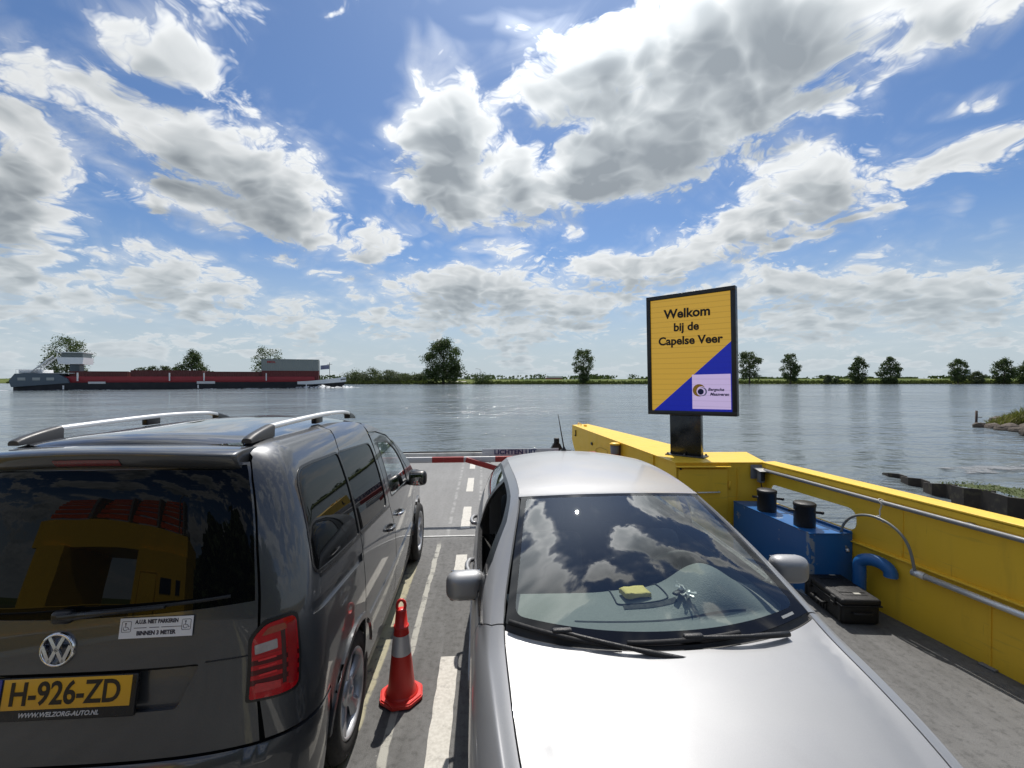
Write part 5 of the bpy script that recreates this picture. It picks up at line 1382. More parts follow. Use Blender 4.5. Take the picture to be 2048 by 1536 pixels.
# tail lights
LRED = material('tail_light_red'); tm, tt, tb = LRED
tz = sep(tt, pos(tt))[2]; st = mth(tt, 'FRACT', tz * 26)
setp(tt, tb, Base_Color=mixc(tt, smooth(tt, st, .42, .5) * smooth(tt, tz, .84, .86) * smooth(tt, tz, .99, .97), mixc(tt, noise(tt, pos(tt), 40, 3, .6), (.34, .002, .006), (.58, .006, .012)), (.08, .001, .003)), Roughness=.12, Specular_IOR_Level=.3, Coat_Weight=.35, Coat_Roughness=.01)
LRED = LRED[0]
inner = round_poly([(1.766, .812), (1.783, 1.046), (1.834, 1.094), (1.942, 1.103), (1.941, .94), (1.936, .812), (1.87, .805)], [.012, .025, .025, .03, .02, .04, .02], 4)
TL = pair('tail_light', light, TRIM, h=.03, off=.006, rim=.012)
for P_, par, fl_ in ((VP, TL[0], False), (VPL, TL[1], True)):
    kw = dict(flip=fl_, world=True)
    panel('lens', inner, P_, LRED, par, (), .03, .012, .006, **kw)
    panel('reversing_lamp', round_poly([(1.790, .985), (1.868, .992), (1.868, 1.030), (1.790, 1.022)], .004, 2), P_, plain('clear_lens', (.36, .34, .34), .12, .4, coat=1, var=.3, scale=60), par, (), .02, .0135, .001, **kw)
    panel('indicator', round_poly([(1.815, 1.052), (1.905, 1.058), (1.90, 1.084), (1.842, 1.080)], .008, 2), P_, plain('amber_lens', (.30, .045, .012), .1, coat=1, var=.4, scale=80), par, (), .02, .0135, .001, **kw)
    panel('dark_insert', [(1.880, .845), (1.894, .845), (1.898, 1.07), (1.882, 1.06)], P_, plain('deep_red', (.05, .001, .003), .1, coat=.4), par, (), .02, .0133, .001, **kw)
    panel('side_reflector', round_poly([(1.900, .835), (1.932, .835), (1.937, 1.085), (1.905, 1.075)], .008, 3), P_, plain('side_red', (.30, .002, .006), .1, coat=.5, var=.2, scale=30), par, (), .02, .0133, .002, **kw)
    for zz in (.895, .925, .955): panel('led_strip', [(1.80, zz), (1.862, zz + .003), (1.862, zz + .011), (1.80, zz + .008)], P_, plain('led_red', (.70, .010, .016), .2, coat=.4, var=.3, scale=90), par, (), .02, .0138, .001, **kw)
    panel('lower_reflector', round_poly([(1.785, .835), (1.875, .832), (1.875, .862), (1.787, .870)], .005, 2), P_, plain('bright_red', (.52, .012, .015), .12, coat=1, var=.35, scale=70), par, (), .02, .0135, .001, **kw)
# number plate
MP = Matrix.Translation((VX + .016, 1.788, .902)) @ Matrix.Rotation(R(79), 4, 'X')      # local x right, y up, z towards the viewer
npl = MB().box((0, -.010, -.006), (.540, .150, .016), bev=.004, M=MP).build('number_plate', TRIM, VAN, True)
MB().box((.022, .008, .003), (.460, .106, .003), bev=.001, M=MP).build('plate_field', plain('plate_yellow', (.66, .36, .024), .35, var=.05), npl, True)
MB().box((-.2375, .008, .003), (.043, .106, .003), bev=.001, M=MP).build('country_strip', plain('plate_blue', (.010, .035, .26), .35), npl, True)
PLB = plain('plate_black', (.012, .010, .008), .5)
text('registration', 'H-926-ZD', .112, PLB, MP @ Matrix.Translation((.016, .006, .0055)), npl, .84, .0022, .0006, world=True, space=1.0)
text('country_letters', 'NL', .030, plain('plate_white', (.7, .7, .7), .5), MP @ Matrix.Translation((-.2375, -.024, .0055)), npl, 1, .0006, .0005, world=True)
text('dealer_line', 'WWW.WELZORG-AUTO.NL', .022, plain('dealer_silver', (.52, .52, .53), .4), MP @ Matrix.Translation((0, -.064, .0035)), npl, 1.02, .0006, .0005, shear=.25, world=True)
# round badge: ring with V over W
bz_ = 1.069; by = VP(VQS, bz_).y
tl_ = math.atan2(VP(VQS, bz_ + .05).y - VP(VQS, bz_ - .05).y, .1)
MBd = Matrix.Translation((VX - .008, by - .004, bz_)) @ Matrix.Rotation(R(90) - tl_ * 1.0, 4, 'X')
bd = MB().lathe([(.064, -.006), (.064, .002), (.060, .008), (.055, .009), (.0525, .005), (.052, .001)], 48, M=MBd).build('badge', CHROME, tg, True)
MB().lathe([(.0525, -.004), (.0525, .001), (0, .001)], 40, M=MBd).build('badge_field', plain('badge_dark', (.012, .016, .03), .2, coat=1), bd, True)
def stroke(pts, w=.0064):
    for a, b in zip(pts, pts[1:]):
        A, B = Vector(a), Vector(b); d = (B - A); L = d.length; d.normalize(); n = Vector((-d.y, d.x)) * w; A -= d * w * .35; B += d * w * .35
        mbk.prism([tuple(A - n), tuple(B - n), tuple(B + n), tuple(A + n)], .0012, .0075, M=MBd)
mbk = MB(); stroke([(-.0245, .046), (0, -.001), (.0245, .046)]); stroke([(-.0495, .014), (-.0245, -.045), (0, .004)]); stroke([(0, .004), (.0245, -.045), (.0495, .014)])
mbk.build('monogram', CHROME, bd, True)
# sticker on the tailgate
a, b_ = VP(1.327, 1.100), VP(1.586, 1.094); c_ = VP(1.327, 1.172)
Mk = frame((VP(1.456, 1.133)) + Vector((0, -.0035, 0)), b_ - a, c_ - a)
stk = MB().box((0, 0, 0), (.262, .074, .0015), M=Mk).build('sticker', plain('sticker_white', (.72, .72, .74), .45, var=.03), tg, True)
STK = plain('sticker_ink', (.03, .03, .05), .5)
text('lettering', 'A.U.B. NIET PARKEREN', .0195, STK, Mk @ Matrix.Translation((0, .0215, .001)), stk, .78, .0011, .0003, world=True)
text('lettering', 'BINNEN 3 METER', .0205, STK, Mk @ Matrix.Translation((0, -.020, .001)), stk, .88, .0011, .0003, world=True)
for w_, x in ((.045, -.058), (.035, -.008), (.075, .055)): MB().box((x, .0, .001), (w_, .0022, .0006), M=Mk).build('fine_print', STK, stk, True)
for sx_ in (-1, 1):
    mb = MB(); o = Vector((sx_ * .107, .006, .001)); Mo = Mk @ Matrix.Translation(o)
    mb.tube([Mo @ Vector((x, y, 0)) for x, y in round_poly([(-.016, -.019), (.016, -.019), (.016, .019), (-.016, .019)], .004)], .0009, 4, closed=True)
    mb.lathe([(0, .0006), (.003, .0006), (.003, 0)], 12, M=Mo @ Matrix.Translation((-.003, .0115, 0)))
    mb.tube([Mo @ Vector((x, y, 0)) for x, y in ((-.003, .008), (-.003, -.002), (.005, -.002), (.009, -.010), (.012, -.009))], .0012, 4)
    mb.tube([Mo @ Vector((-.003 + .0075 * math.cos(t), -.006 + .0075 * math.sin(t), 0)) for t in lin(2.0, 5.9, 14)], .0010, 4)
    mb.build('wheelchair_sign', STK, stk, True)
# rear wiper
wp = [VP(q, z) for q, z in ((1.125, 1.195), (1.30, 1.205), (1.50, 1.215), (1.66, 1.225))]
wv = MB(); wv.box(VP(1.13, 1.192) + Vector((0, -.018, 0)), (.075, .04, .05), bev=.016, seg=3); wv.tube([p + Vector((0, -.030, 0)) for p in wp[:3]], [.016, .011, .007], 8); wv = wv.build('rear_wiper', TRIM, tg, True)
MB().tube([VP(q, 1.200 + (q - 1.2) * .045) + Vector((0, -.012, 0)) for q in lin(1.22, 1.72, 10)], .007, 6).build('wiper_blade', RUBBER, wv, True)
# handles, mirrors
for P_, dr_, sg in ((VP, SD, 1), (VPL, SD, -1), (VP, FD, 1), (VPL, FD, -1)):
    q0 = 3.40 if dr_ is SD else 3.80
    par = dr_[0 if sg == 1 else 1]
    f = lambda q, z, o: P_(q, z) + Vector((sg * o, 0, 0))
    MB().tube([f(q0 - .01, .962, .002), f(q0 + .015, .962, .028), f(q0 + .07, .962, .034), f(q0 + .13, .958, .030), f(q0 + .155, .956, .002)], [.010, .014, .015, .014, .010], 10).build('door_handle', CHROME if dr_ is FD else GREY, par, True)
    panel('handle_cup', round_poly([(q0 + .02, .938), (q0 + .125, .938), (q0 + .125, .985), (q0 + .02, .985)], .02), P_, TRIM, par, (), .03, .001, 0, flip=(sg < 0), world=True)
for sg in (1, -1):
    c = Vector((VX + sg * .975, 4.42, 1.130))
    mb = MB(); pod(mb, c, (.088, .065, .075)); mb.tube([c + Vector((-sg * .07, .0, -.04)), c + Vector((-sg * .15, .04, -.035))], [.03, .026], 10)
    mr = mb.build('mirror', TRIM, VAN, True, angle=60)
    MB().box(c + Vector((0, -.064, 0)), (.125, .006, .105), bev=.002, rot=(0, 0, R(6 * sg))).build('mirror_glass', plain('mirror_face', (.30, .32, .33), .03, 1.0), mr, True)
# wheels
for sg in (1, -1):
    for c in (RW, FW): wheel(VAN, Vector((VX + sg * .775, c, .325)), .325, .222, .205, sg)
MB().box((VX, 3.9, .30), (1.3, 3.9, .12)).box((VX, 4.6, .95), (1.3, .5, .25), bev=.05).build('floor_and_dashboard', BLK, VAN, True)
SEAT = plain('seat_cloth', (.035, .036, .038), .85, var=.2, scale=60)
for sg in (1, -1): MB().box((VX + sg * .37, 3.72, .98), (.48, .14, .70), rot=(R(-10), 0, 0), bev=.05).box((VX + sg * .37, 3.68, 1.42), (.26, .10, .20), bev=.04).build('front_seat', SEAT, VAN, True)
# ---------------------------------------------------------------- silver hatchback facing the viewer
CX = .785
ys_ = [.78, .95, 1.2, 1.4, 1.65, 1.85, 1.98, 2.2, 2.45, 2.70, 2.95, 3.4, 3.9, 4.3, 4.65, 4.95]
C1w = Spl(ys_, [.52, .60, .655, .680, .694, .700, .696, .662, .614, .572, .560, .570, .572, .560, .535, .52])
C1z = Spl(ys_, [.70, .785, .87, .915, .962, 1.000, 1.048, 1.152, 1.268, 1.360, 1.398, 1.408, 1.385, 1.338, 1.265, 1.13])
k_ = lambda xs, a: Spl(xs, a)
kx_ = [.78, 1.0, 1.3, 1.7, 2.1, 2.5, 3.0, 3.6, 4.1, 4.5, 4.95]
ROWS = [  # (half width, height) of the section from the sill up to the belt
 (k_(kx_, [.70, .74, .765, .775, .775, .775, .775, .775, .765, .74, .68]), k_(kx_, [.20] * 11)),
 (k_(kx_, [.74, .79, .825, .835, .835, .835, .838, .835, .825, .80, .73]), k_(kx_, [.33] * 11)),
 (k_(kx_, [.74, .80, .838, .850, .852, .855, .858, .856, .845, .82, .74]), k_(kx_, [.48, .50, .52, .54, .55, .55, .55, .56, .57, .58, .58])),
 (k_(kx_, [.71, .775, .822, .842, .852, .858, .862, .860, .848, .815, .73]), k_(kx_, [.58, .63, .68, .71, .72, .73, .74, .75, .76, .76, .74])),
 (k_(kx_, [.65, .725, .778, .812, .832, .842, .846, .842, .828, .79, .70]), k_(kx_, [.655, .725, .80, .86, .89, .905, .915, .925, .93, .92, .88])),
 (k_(kx_, [.58, .668, .730, .772, .802, .816, .820, .814, .796, .75, .66]), k_(kx_, [.69, .775, .868, .935, .968, .985, .995, 1.010, 1.02, 1.02, .98])),
]
_cache = {}
def section(y):
    y = round(y, 5)
    if y in _cache: return _cache[y]
    pts = [(w(y), z(y)) for w, z in ROWS]
    w5, z5 = pts[-1]; w8, z8 = C1w(y), C1z(y)
    # greenhouse: gently bowed from the belt to the roof rail
    h = max(0.0, z8 - z5); bow = .050 * (1 - math.exp(-h / .16))
    for f in (.40, .76): pts.append((w5 + (w8 - w5) * f + bow * math.sin(math.pi * f ** .8) * (.6 + .8 * f), z5 + (z8 - z5) * (f ** .92)))
    pts.append((w8, z8))
    r = (Spl(range(9), [p[0] for p in pts]), Spl(range(9), [p[1] for p in pts]))
    _cache[y] = r
    return r
def CP(y, s):
    a, b = section(y); return Vector((CX + a(s), y, b(s)))
def CPL(y, s):
    a, b = section(y); return Vector((CX - a(s), y, b(s)))
SILV = paint('silver_metallic', (.30, .303, .309), .42, .50, .12, .45, .06)
CAR = thing('car', 'silver hatchback facing the viewer with its near side window open', 'car', (CX, 2.4, 0))
def cpair(name, poly, mat, holes=(), h=.05, off=0.0, rim=.014, parent=None, only=None):
    out = []
    for i, (P_, fl_) in enumerate(((CP, False), (CPL, True))):
        if only is not None and only != i: out.append(None); continue
        par = parent[i] if isinstance(parent, (list, tuple)) else (parent or CAR)
        out.append(panel(name, poly, P_, mat, par, holes, h, off, rim, flip=fl_, world=True))
    return out
# (y, s) plane; index 0 is the viewer's right, index 1 the viewer's left
FWY, RWY = 1.62, 4.20
def s_at(y, z):
    lo, hi = 0.0, 5.0
    for _ in range(40):
        m = (lo + hi) / 2
        if section(y)[1](m) < z: lo = m
        else: hi = m
    return lo
def archc(c, r, n=20): return [(c + r * math.cos(a), s_at(c + r * math.cos(a), max(.2, .31 + r * math.sin(a)))) for a in lin(math.pi * .97, .03 * math.pi, n)]
bl = 5.0
wing = [(.95, .1), (1.25, .1)] + archc(FWY, .36) + [(1.99, .1), (2.075, .1), (2.10, 1.0), (2.10, 3.6), (2.085, 4.6), (2.03, 5.2), (1.955, 6.6), (1.93, 7.97)] + [(y, 7.97) for y in lin(1.88, .95, 14)]
WG = cpair('front_wing', wing, SILV, h=.05)
pil = [(1.937, 7.97), (1.962, 6.6), (2.036, 5.22), (2.10, 5.0), (2.17, 5.06), (2.35, 6.55), (2.58, 7.26), (2.86, 7.46), (3.3, 7.48), (3.9, 7.46), (4.3, 7.3), (4.45, 6.9), (4.5, 5.0), (4.95, 4.9)] + [(4.95, 7.99)] + [(y, 7.99) for y in lin(4.9, 1.98, 34)]
PL = cpair('roof_rail', pil, SILV, h=.04)
fdoor = [(2.107, .35), (3.35, .35), (3.37, 2.0), (3.37, 4.99), (2.11, 4.99), (2.092, 4.6), (2.107, 3.6), (2.107, 1.0)]
FDr = cpair('front_door', fdoor, SILV, h=.06)
rdoor = [(3.356, .35), (3.86, .35)] + [p for p in archc(RWY, .37, 24) if p[0] < 4.12 and p[1] < 4.4] + [(4.14, s_at(4.14, .68)), (4.28, 3.9), (4.34, 4.99), (3.377, 4.99), (3.377, 2.0)]
RDr = cpair('rear_door', rdoor, SILV, h=.06)
rq = [(4.145, s_at(4.15, .675))] + [p for p in archc(RWY, .37, 24) if p[0] > 4.16] + [(4.6, .2), (4.95, .2), (4.95, 4.88), (4.5, 4.98), (4.347, 4.99), (4.286, 3.9)]
cpair('rear_wing', rq, SILV, h=.06)
cpair('sill', [(2.0, .0), (3.84, .0), (3.84, .33), (2.0, .33)], TRIM, h=.06, off=-.004)
# side glass: the front window on the viewer's left is rolled down
fgl = round_poly([(2.30, 5.06), (3.31, 5.06), (3.29, 7.26), (2.90, 7.24), (2.62, 6.9), (2.44, 6.1)], [.05, .03, .04, .1, .15, .2], 4)
rgl = round_poly([(3.39, 5.06), (4.28, 5.06), (4.36, 6.3), (4.20, 7.1), (3.9, 7.26), (3.39, 7.28)], [.03, .06, .1, .2, .2, .03], 4)
cpair('window_frame', [(2.175, 5.0), (4.44, 5.0), (4.42, 6.8), (4.28, 7.28), (3.9, 7.45), (3.3, 7.47), (2.87, 7.45), (2.587, 7.25), (2.36, 6.56)], TRIM, [fgl, rgl], .05, -.002, .02, parent=CAR)
cpair('front_window', fgl, CLEAR, h=.06, off=-.006, rim=.003, parent=FDr, only=0)
cpair('rear_window', rgl, CLEAR, h=.06, off=-.006, rim=.003, parent=RDr)
cpair('belt_strip', [(2.12, 4.96), (4.34, 4.96), (4.34, 5.08), (2.12, 5.08)], TRIM, h=.06, off=.006, rim=.01, parent=CAR)
cpair('side_moulding', [(2.13, 2.35), (4.10, 2.35), (4.10, 2.62), (2.13, 2.62)], SILV, h=.06, off=.008, rim=.01, parent=CAR)
# mirror foot triangle
cpair('mirror_foot', round_poly([(2.045, 5.1), (2.27, 5.08), (2.40, 6.1), (2.30, 6.15)], .02), TRIM, h=.03, off=.006, rim=.01, parent=FDr)
# bonnet
H_zc = Spl([.78, .95, 1.2, 1.45, 1.7, 1.9], [.722, .815, .905, .952, .984, 1.0])
def cowl_y(x): return 1.762 + .145 * (abs(x) / .7) ** 2.2
def hood_pt(a, y):
    """a = -1..1 across, y along"""
    w = C1w(y) - .006; ze = C1z(y); zc = H_zc(y); x = a * w
    cr_ = .80 + .14 * max(0, min(1, (y - 1.1) / .65))
    A = abs(a)
    z = ze + (zc - ze) * (1 - A ** 2.6)
    k = math.exp(-((A - cr_) / .030) ** 2) * .0012 - .010 * (1 / (1 + math.exp(-(A - cr_) / .035))) + .010 * (1 / (1 + math.exp(-(1 - cr_) / .035))) * max(0, (A - cr_) / (1 - cr_) if A > cr_ else 0)
    return Vector((CX + x, y, z + k * (1 if y < 1.75 else max(0, 1 - (y - 1.75) / .15))))
def hood_uv(a, v):
    w = .70; y1 = cowl_y(a * w) - .004; return hood_pt(a, .86 + (y1 - .86) * v)
bonnet = panel('bonnet', [(-1, .0), (1, 0), (1, 1), (-1, 1)], lambda a, v: hood_uv(a, v), SILV, CAR, (), .03, 0, .02, world=True)
# windscreen
def Wb(u): return Vector((CX + u * .690, 1.795 + .135 * abs(u) ** 2.1, .990 + .045 * abs(u) ** 2.2))
def Wt(u): return Vector((CX + u * .552, 2.660 + .070 * u * u, 1.402 - .030 * u * u))
def WS(u, v):
    p = Wb(u) * (1 - v) + Wt(u) * v
    b = .030 * math.sin(math.pi * v) * (1 - .6 * u * u)
    return p + Vector((0, -.35 * b, b))
sq = [(-1, 0), (1, 0), (1, 1), (-1, 1)]
clr = round_poly([(-.95, .058), (0, .062), (.95, .058), (.945, .972), (-.945, .972)], [.06, .9, .06, .03, .03], 6)
FRIT = material('windscreen_border'); setp(FRIT[1], FRIT[2], Base_Color=(.008, .008, .009), Roughness=.04, IOR=1.5); FRIT = FRIT[0]
SCR = clear_glass('windscreen_glass', (.84, .92, .89), 1.52, 2.9)
ws = panel('windscreen', clr, WS, SCR, CAR, (), .06, .0, 0, world=True)
panel('windscreen_border', [(-1, .0), (1, .0), (1, 1), (-1, 1)], WS, FRIT, ws, [clr], .05, .0, .004, world=True)
def cowl_pt(u, v):
    a = hood_pt(u, cowl_y(u * .70)); b = WS(u, .012); p = a * (1 - v) + b * v
    return p + Vector((0, 0, -.016 * math.sin(math.pi * v) - .003))
mb = MB(); mb.grid(cowl_pt, lin(-1, 1, 50), lin(0, 1, 6)); mb.build('cowl', plain('cowl_plastic', (.03, .03, .031), .55, var=.2, scale=30), CAR, True)
panel('inspection_tag', [(.80, .020), (.90, .020), (.90, .034), (.80, .034)], WS, plain('tag_grey', (.25, .26, .26), .4), ws, (), .03, .001, 0, world=True)
def rod(path, r, n=8): return MB().tube(path, r, n)
def on_glass(px_u, v, o=.012):
    e = 1e-3; p = WS(px_u, v); n = (WS(px_u + e, v) - WS(px_u - e, v)).cross(WS(px_u, v + e) - WS(px_u, v - e)).normalized()
    return p + (n if n.z > 0 else -n) * o
for (us_, vs_, arm) in (([-.98, -.32], [.000, -.022], ([.06, -.075], [-.66, .012])), ([-.28, .44], [.000, .012], ([.74, -.055], [.13, .016]))):
    pts = [on_glass(us_[0] + (us_[1] - us_[0]) * t, vs_[0] + (vs_[1] - vs_[0]) * t, .018 + .006 * math.sin(3.14 * t)) for t in lin(0, 1, 14)]
    w_ = MB().tube(pts, .010, 8).build('wiper', RUBBER, CAR, True)
    a, b = arm
    P_ = [on_glass(a[0] + (b[0] - a[0]) * t, a[1] + (b[1] - a[1]) * t, .022 + .018 * math.sin(3.14 * t)) for t in lin(0, 1, 10)]
    MB().tube(P_, [.012] * 4 + [.009] * 6, 8).box(P_[-1], (.085, .028, .03), bev=.008).build('wiper_arm', BLACK, w_, True)
# roof
R_zc = Spl([2.66, 2.9, 3.2, 3.5, 3.8, 4.1, 4.35, 4.65, 4.95], [1.403, 1.430, 1.448, 1.453, 1.446, 1.424, 1.392, 1.325, 1.19])
def roof_uv(a, v):
    w0 = .556; y0 = 2.664 + .070 * a * a; y = y0 + (4.40 - y0) * v
    w = C1w(y); ze = C1z(y) + .0015
    zc = R_zc(y)
    z = ze + (zc - ze) * (1 - abs(a) ** 2.1)
    if v < .08: z += (Wt(a).z + .001 - z) * (1 - v / .08) ** 2
    return Vector((CX + a * w, y, z))
panel('roof', [(-1, 0), (1, 0), (1, 1), (-1, 1)], roof_uv, SILV, CAR, (), .05, 0, .012, world=True)
for sg in (-1, 1): MB().tube([Vector((CX + sg * (C1w(y) - .002), y, C1z(y) - .001)) for y in lin(2.74, 4.38, 24)], .0035, 5).build('roof_seam', plain('seam_grey', (.16, .165, .17), .5), CAR, True)
def back_uv(a, v):
    y = 4.41 + .54 * v; w = C1w(y); z = C1z(y) + (R_zc(y) - C1z(y)) * (1 - abs(a) ** 2.4); return Vector((CX + a * w, y, z))
panel('rear_screen', [(-1, 0), (1, 0), (1, 1), (-1, 1)], back_uv, PRIV, CAR, (), .06, 0, .01, world=True)
def tail(i, j):
    t = j / 10; s = 8 * (1 - abs(t)) if False else None
us_ = lin(-1, 1, 25)
def tail_pt(u, v):
    s = v * 7.99; a, b = section(4.95); w = a(s); return Vector((CX + u * w, 4.95 + .10 * (1 - u ** 4) + .06 * math.exp(-((b(s) - .5) / .25) ** 2), b(s)))
mb = MB(); mb.grid(tail_pt, us_, lin(0, 1, 16)); mb.build('tailgate', SILV, CAR, True)
def nose_pt(u, v):
    s = .1 + v * 7.87; a, b = section(.95); w = a(s); bul = .20 * (1 - abs(u) ** 3.2) * (1 - .35 * v) + .05 * (1 - v) * (1 - u * u)
    return Vector((CX + u * w, .95 - bul, b(s) - .02 * v * (1 - abs(u) ** 3)))
mb = MB(); mb.grid(nose_pt, us_, lin(0, .93, 18)); mb.build('front_bumper', SILV, CAR, True)
mb = MB(); mb.grid(lambda u, v: nose_pt(u, v) + Vector((0, -.004, 0)), lin(-.42, .42, 14), lin(.50, .72, 5)); mb.build('grille', BLACK, CAR, True)
for sg in (-1, 1):
    mb = MB(); mb.grid(lambda u, v: nose_pt(sg * u, v) + Vector((0, -.006, 0)), lin(.52, .95, 10), lin(.50, .80, 6)); mb.build('headlight', plain('headlight_lens', (.45, .47, .48), .06, .3, coat=1), CAR, True)
npf = MB().box(nose_pt(0, .34) + Vector((0, -.012, 0)), (.52, .012, .11), bev=.003).build('number_plate', plain('front_plate', (.55, .30, .02), .4), CAR, True)
# mirrors
for sg in (-1, 1):
    c = Vector((CX + (.928 if sg > 0 else -.882), 2.385, 1.030 if sg > 0 else .996))
    mb = MB(); pod(mb, c, (.104, .060, .076), R(-8 * sg)); mr = mb.build('mirror', SILV, CAR, True)
    mb = MB(); mb.box(c + Vector((0, .015, -.058)), (.17, .07, .04), bev=.015, seg=3); mb.tube([c + Vector((-sg * .07, .0, -.055)), c + Vector((-sg * .13, -.02, -.075)), c + Vector((-sg * .165, -.03, -.08))], [.026, .03, .034], 12); mb.build('mirror_stalk', TRIM, mr, True, angle=50)
    MB().box(c + Vector((0, .053, .002)), (.16, .008, .115), bev=.003).build('mirror_glass', plain('mirror_face_silver', (.5, .52, .53), .03, 1.0), mr, True)
for i, P_, sg in ((0, CP, 1), (1, CPL, -1)):
    for y, par in ((2.90, FDr), (3.86, RDr)):
        s = s_at(y, .885); f = lambda yy, o, dz=0: P_(yy, s) + Vector((sg * o, 0, dz))
        MB().tube([f(y - .10, -.004), f(y - .085, .030), f(y - .03, .042), f(y + .03, .042), f(y + .085, .030), f(y + .10, -.004)], [.014, .016, .017, .017, .016, .014], 12).build('door_handle', SILV, par[i], True)
        panel('handle_cup', round_poly([(y - .07, s - .25), (y + .07, s - .25), (y + .07, s + .2), (y - .07, s + .2)], .04), P_, TRIM, par[i], (), .03, .001, 0, flip=(sg < 0), world=True)
    for c in (FWY, RWY): wheel(CAR, Vector((CX + sg * .745, c, .31)), .31, .205, .19, sg, spokes=6)
# aerial
ab = Vector((CX, 4.30, R_zc(4.30)))
an = MB().lathe([(.028, -.004), (.024, .012), (.012, .03), (.009, .04)], 14, tuple(ab)).tube([ab + Vector((0, 0, .03)), ab + Vector((-.05, .05, .36))], [.007, .003], 8).build('aerial', BLACK, CAR, True)
# inside
DASH = plain('dashboard_grey', (.165, .178, .172), .62, var=.10, scale=60, bmp=.003)
DARK = plain('cabin_dark', (.022, .024, .026), .8, var=.2, scale=30)
def dash_pt(u, v):
    x = u * (.655 + .02 * v); y0 = 1.90 + .10 * u * u; y = y0 + (2.40 - y0) * v
    z = .962 + .016 * math.sin(math.pi * v) - .055 * max(0, v - .82) ** 1.0 / .18
    z += .020 * math.exp(-(((x) / .15) ** 4 + ((v - .62) / .22) ** 4))
    b = math.exp(-(((x - .36) / .165) ** 2)) * max(0.0, math.sin(math.pi * min(1, max(0, (v - .22) / .92)))) ** .8
    return Vector((CX + x, y, z + .150 * b ** .8))
mb = MB(); mb.grid(dash_pt, lin(-1, 1, 60), lin(0, 1, 36)); mb.grid(lambda u, v: dash_pt(u, 1) + Vector((0, .05 * v, -.35 * v)), lin(-1, 1, 40), lin(0, 1, 5)); da = mb.build('dashboard', DASH, CAR, True)
mb = MB(); mb.grid(lambda u, v: dash_pt(u, v) + Vector((0, 0, .003)), lin(-.16, .24, 16), lin(.40, .46, 4)); mb.grid(lambda u, v: dash_pt(u, v) + Vector((0, 0, .002)), lin(-.55, .72, 40), [.215, .235]); mb.build('demist_vent', DARK, da, True)
pr = round_poly([(-.13, .46), (.13, .46), (.12, .86), (-.12, .86)], .05); pv = [dash_pt(a / .66, b) + Vector((0, 0, .003)) for a, b in dens_poly(pr, .02)]
MB().tube(pv, .0035, 5, closed=True).build('tray_edge', DARK, da, True)
st_c = Vector((CX + .335, 2.56, .93)); MS2 = Matrix.Translation(st_c) @ Matrix.Rotation(R(-66), 4, 'X')
mb = MB(); mb.tube([MS2 @ Vector((.185 * math.cos(t), .185 * math.sin(t), 0)) for t in lin(0, 6.283 * 31 / 32, 32)], .015, 8, closed=True)
mb.lathe([(.07, -.02), (.065, .03), (0, .035)], 20, M=MS2)
for t in (0.2, 2.94, -1.57): mb.tube([MS2 @ Vector((.05 * math.cos(t), .05 * math.sin(t), 0)), MS2 @ Vector((.185 * math.cos(t), .185 * math.sin(t), 0))], .014, 6)
mb.build('steering_wheel', DARK, CAR, True)
for sg in (-1, 1):
    se = MB().box((CX + sg * .35, 3.05, .72), (.50, .16, .62), rot=(R(-14), 0, 0), bev=.06, seg=3).box((CX + sg * .35, 2.82, .46), (.50, .50, .16), bev=.05, seg=3).build('seat', plain('seat_grey', (.045, .047, .05), .85, var=.25, scale=50), CAR, True, angle=60)
    MB().box((CX + sg * .35, 3.12, 1.15), (.26, .10, .19), bev=.04, seg=3).build('headrest', SEAT, se, True, angle=60)
    mb = MB(); mb.grid(lambda u, v: Vector((CX + sg * (.715 - .02 * v + .045 * math.exp(-((v - .55) / .2) ** 2)), 2.12 + 1.2 * u, .30 + .672 * v)), lin(0, 1, 12), lin(0, 1, 12)); dc = mb.build('door_card', DASH, FDr[0 if sg == 1 else 1], True)
    MB().box((CX + sg * .668, 2.50, .80), (.03, .30, .05), rot=(R(8), 0, 0), bev=.012).box((CX + sg * .652, 2.44, .822), (.012, .10, .02), bev=.004).build('switch_panel', DARK, dc, True)
MB().box((CX, 3.4, 1.10), (1.0, .12, .2), bev=.04).box((CX, 4.0, .75), (1.25, .16, .62), rot=(R(-16), 0, 0), bev=.06).build('rear_bench', SEAT, CAR, True)
MB().box((CX, 3.3, .26), (1.46, 2.9, .06)).box((CX, 1.86, .6), (1.30, .04, .66)).build('floor', DARK, CAR, True)
cpair('inner_lining', [(2.0, .2), (4.9, .2), (4.9, 4.5), (3.4, 4.6), (3.36, 4.5), (2.0, 4.5)], DARK, h=.10, off=-.03, rim=0)
mbx = MB(); mbx.box((CX + .0, 2.74, 1.315), (.24, .03, .065), bev=.012); mbx.tube([(CX, 2.74, 1.33), (CX, 2.70, 1.38)], .008, 6); mbx.build('rear_view_mirror', DARK, CAR, True)
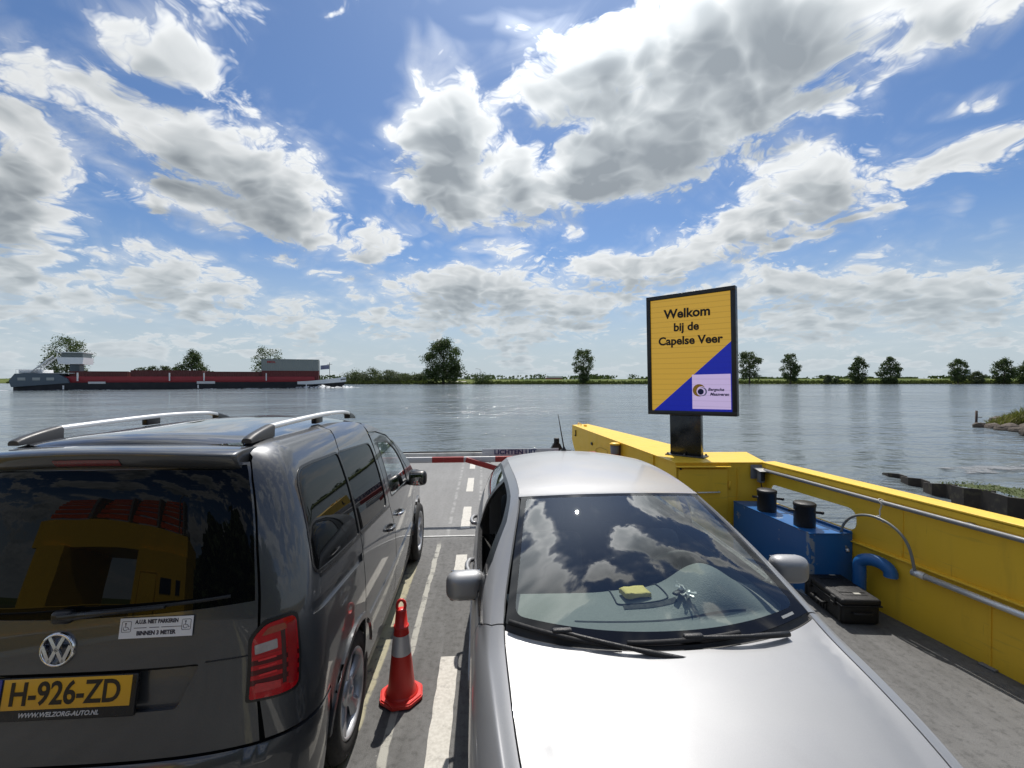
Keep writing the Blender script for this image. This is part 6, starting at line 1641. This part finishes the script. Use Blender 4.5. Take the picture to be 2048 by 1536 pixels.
# unseen black box added under the bonnet to keep light from leaking
MB().box((CX, 1.40, .62), (1.2, .80, .2)).build('light_block', BLK, CAR, True)
# loose things on the dashboard
sp_at = dash_pt(-.03, .60)
bm = bmesh.new(); bmesh.ops.create_cube(bm, size=1)
for v in bm.verts: v.co = Vector((v.co.x * .135, v.co.y * .085, v.co.z * .024))
bmesh.ops.subdivide_edges(bm, edges=bm.edges[:], cuts=4, use_grid_fill=True)
for v in bm.verts: v.co += Vector((0, 0, .010 * mnoise.noise(v.co * 22)))
bmesh.ops.smooth_vert(bm, verts=bm.verts[:], factor=.5)
mb = MB(); mb.addbm(bm, 0, True); o = mb.build('sponge', plain('sponge_yellow', (.66, .54, .19), .9, var=.15, scale=120, bmp=.004)); o.location = sp_at + Vector((0, 0, .020)); o.rotation_euler = (R(-4), 0, R(8))
tag(o, 'pale yellow sponge lying on the silver car dashboard', 'sponge')
r = random.Random(9); KY = thing('key_bunch', 'bunch of shiny keys lying on the silver car dashboard', 'keys', dash_pt(.30, .42) + Vector((0, 0, .012)))
KM = plain('key_metal', (.66, .66, .64), .38, .35, var=.15, scale=60)
MB().tube([(.022 * math.cos(t), .022 * math.sin(t), .004) for t in lin(0, 6.0, 20)], .002, 6, closed=True).build('ring', KM, KY)
for i in range(9):
    a = r.gauss(-1.2, .75) if i < 6 else r.uniform(1, 4); L = r.uniform(.026, .044); M = Matrix.Translation((0, 0, .003 * i)) @ Matrix.Rotation(a, 4, 'Z') @ Matrix.Rotation(r.uniform(-.3, .05), 4, 'Y') @ Matrix.Rotation(r.uniform(-1.2, 1.2), 4, 'X')
    MB().box((.02 + L / 2, 0, 0), (L, .007, .0025), M=M).lathe([(0, .0015), (.012, .0015), (.012, -.0015), (0, -.0015)], 14, M=M @ Matrix.Translation((.02, 0, 0))).box((.02 + L * .8, .005, 0), (L * .3, .005, .002), M=M).build('key', KM, KY)
MB().box((-.03, .01, .006), (.06, .028, .014), bev=.006, rot=(0, 0, .6)).build('fob', BLACK, KY)
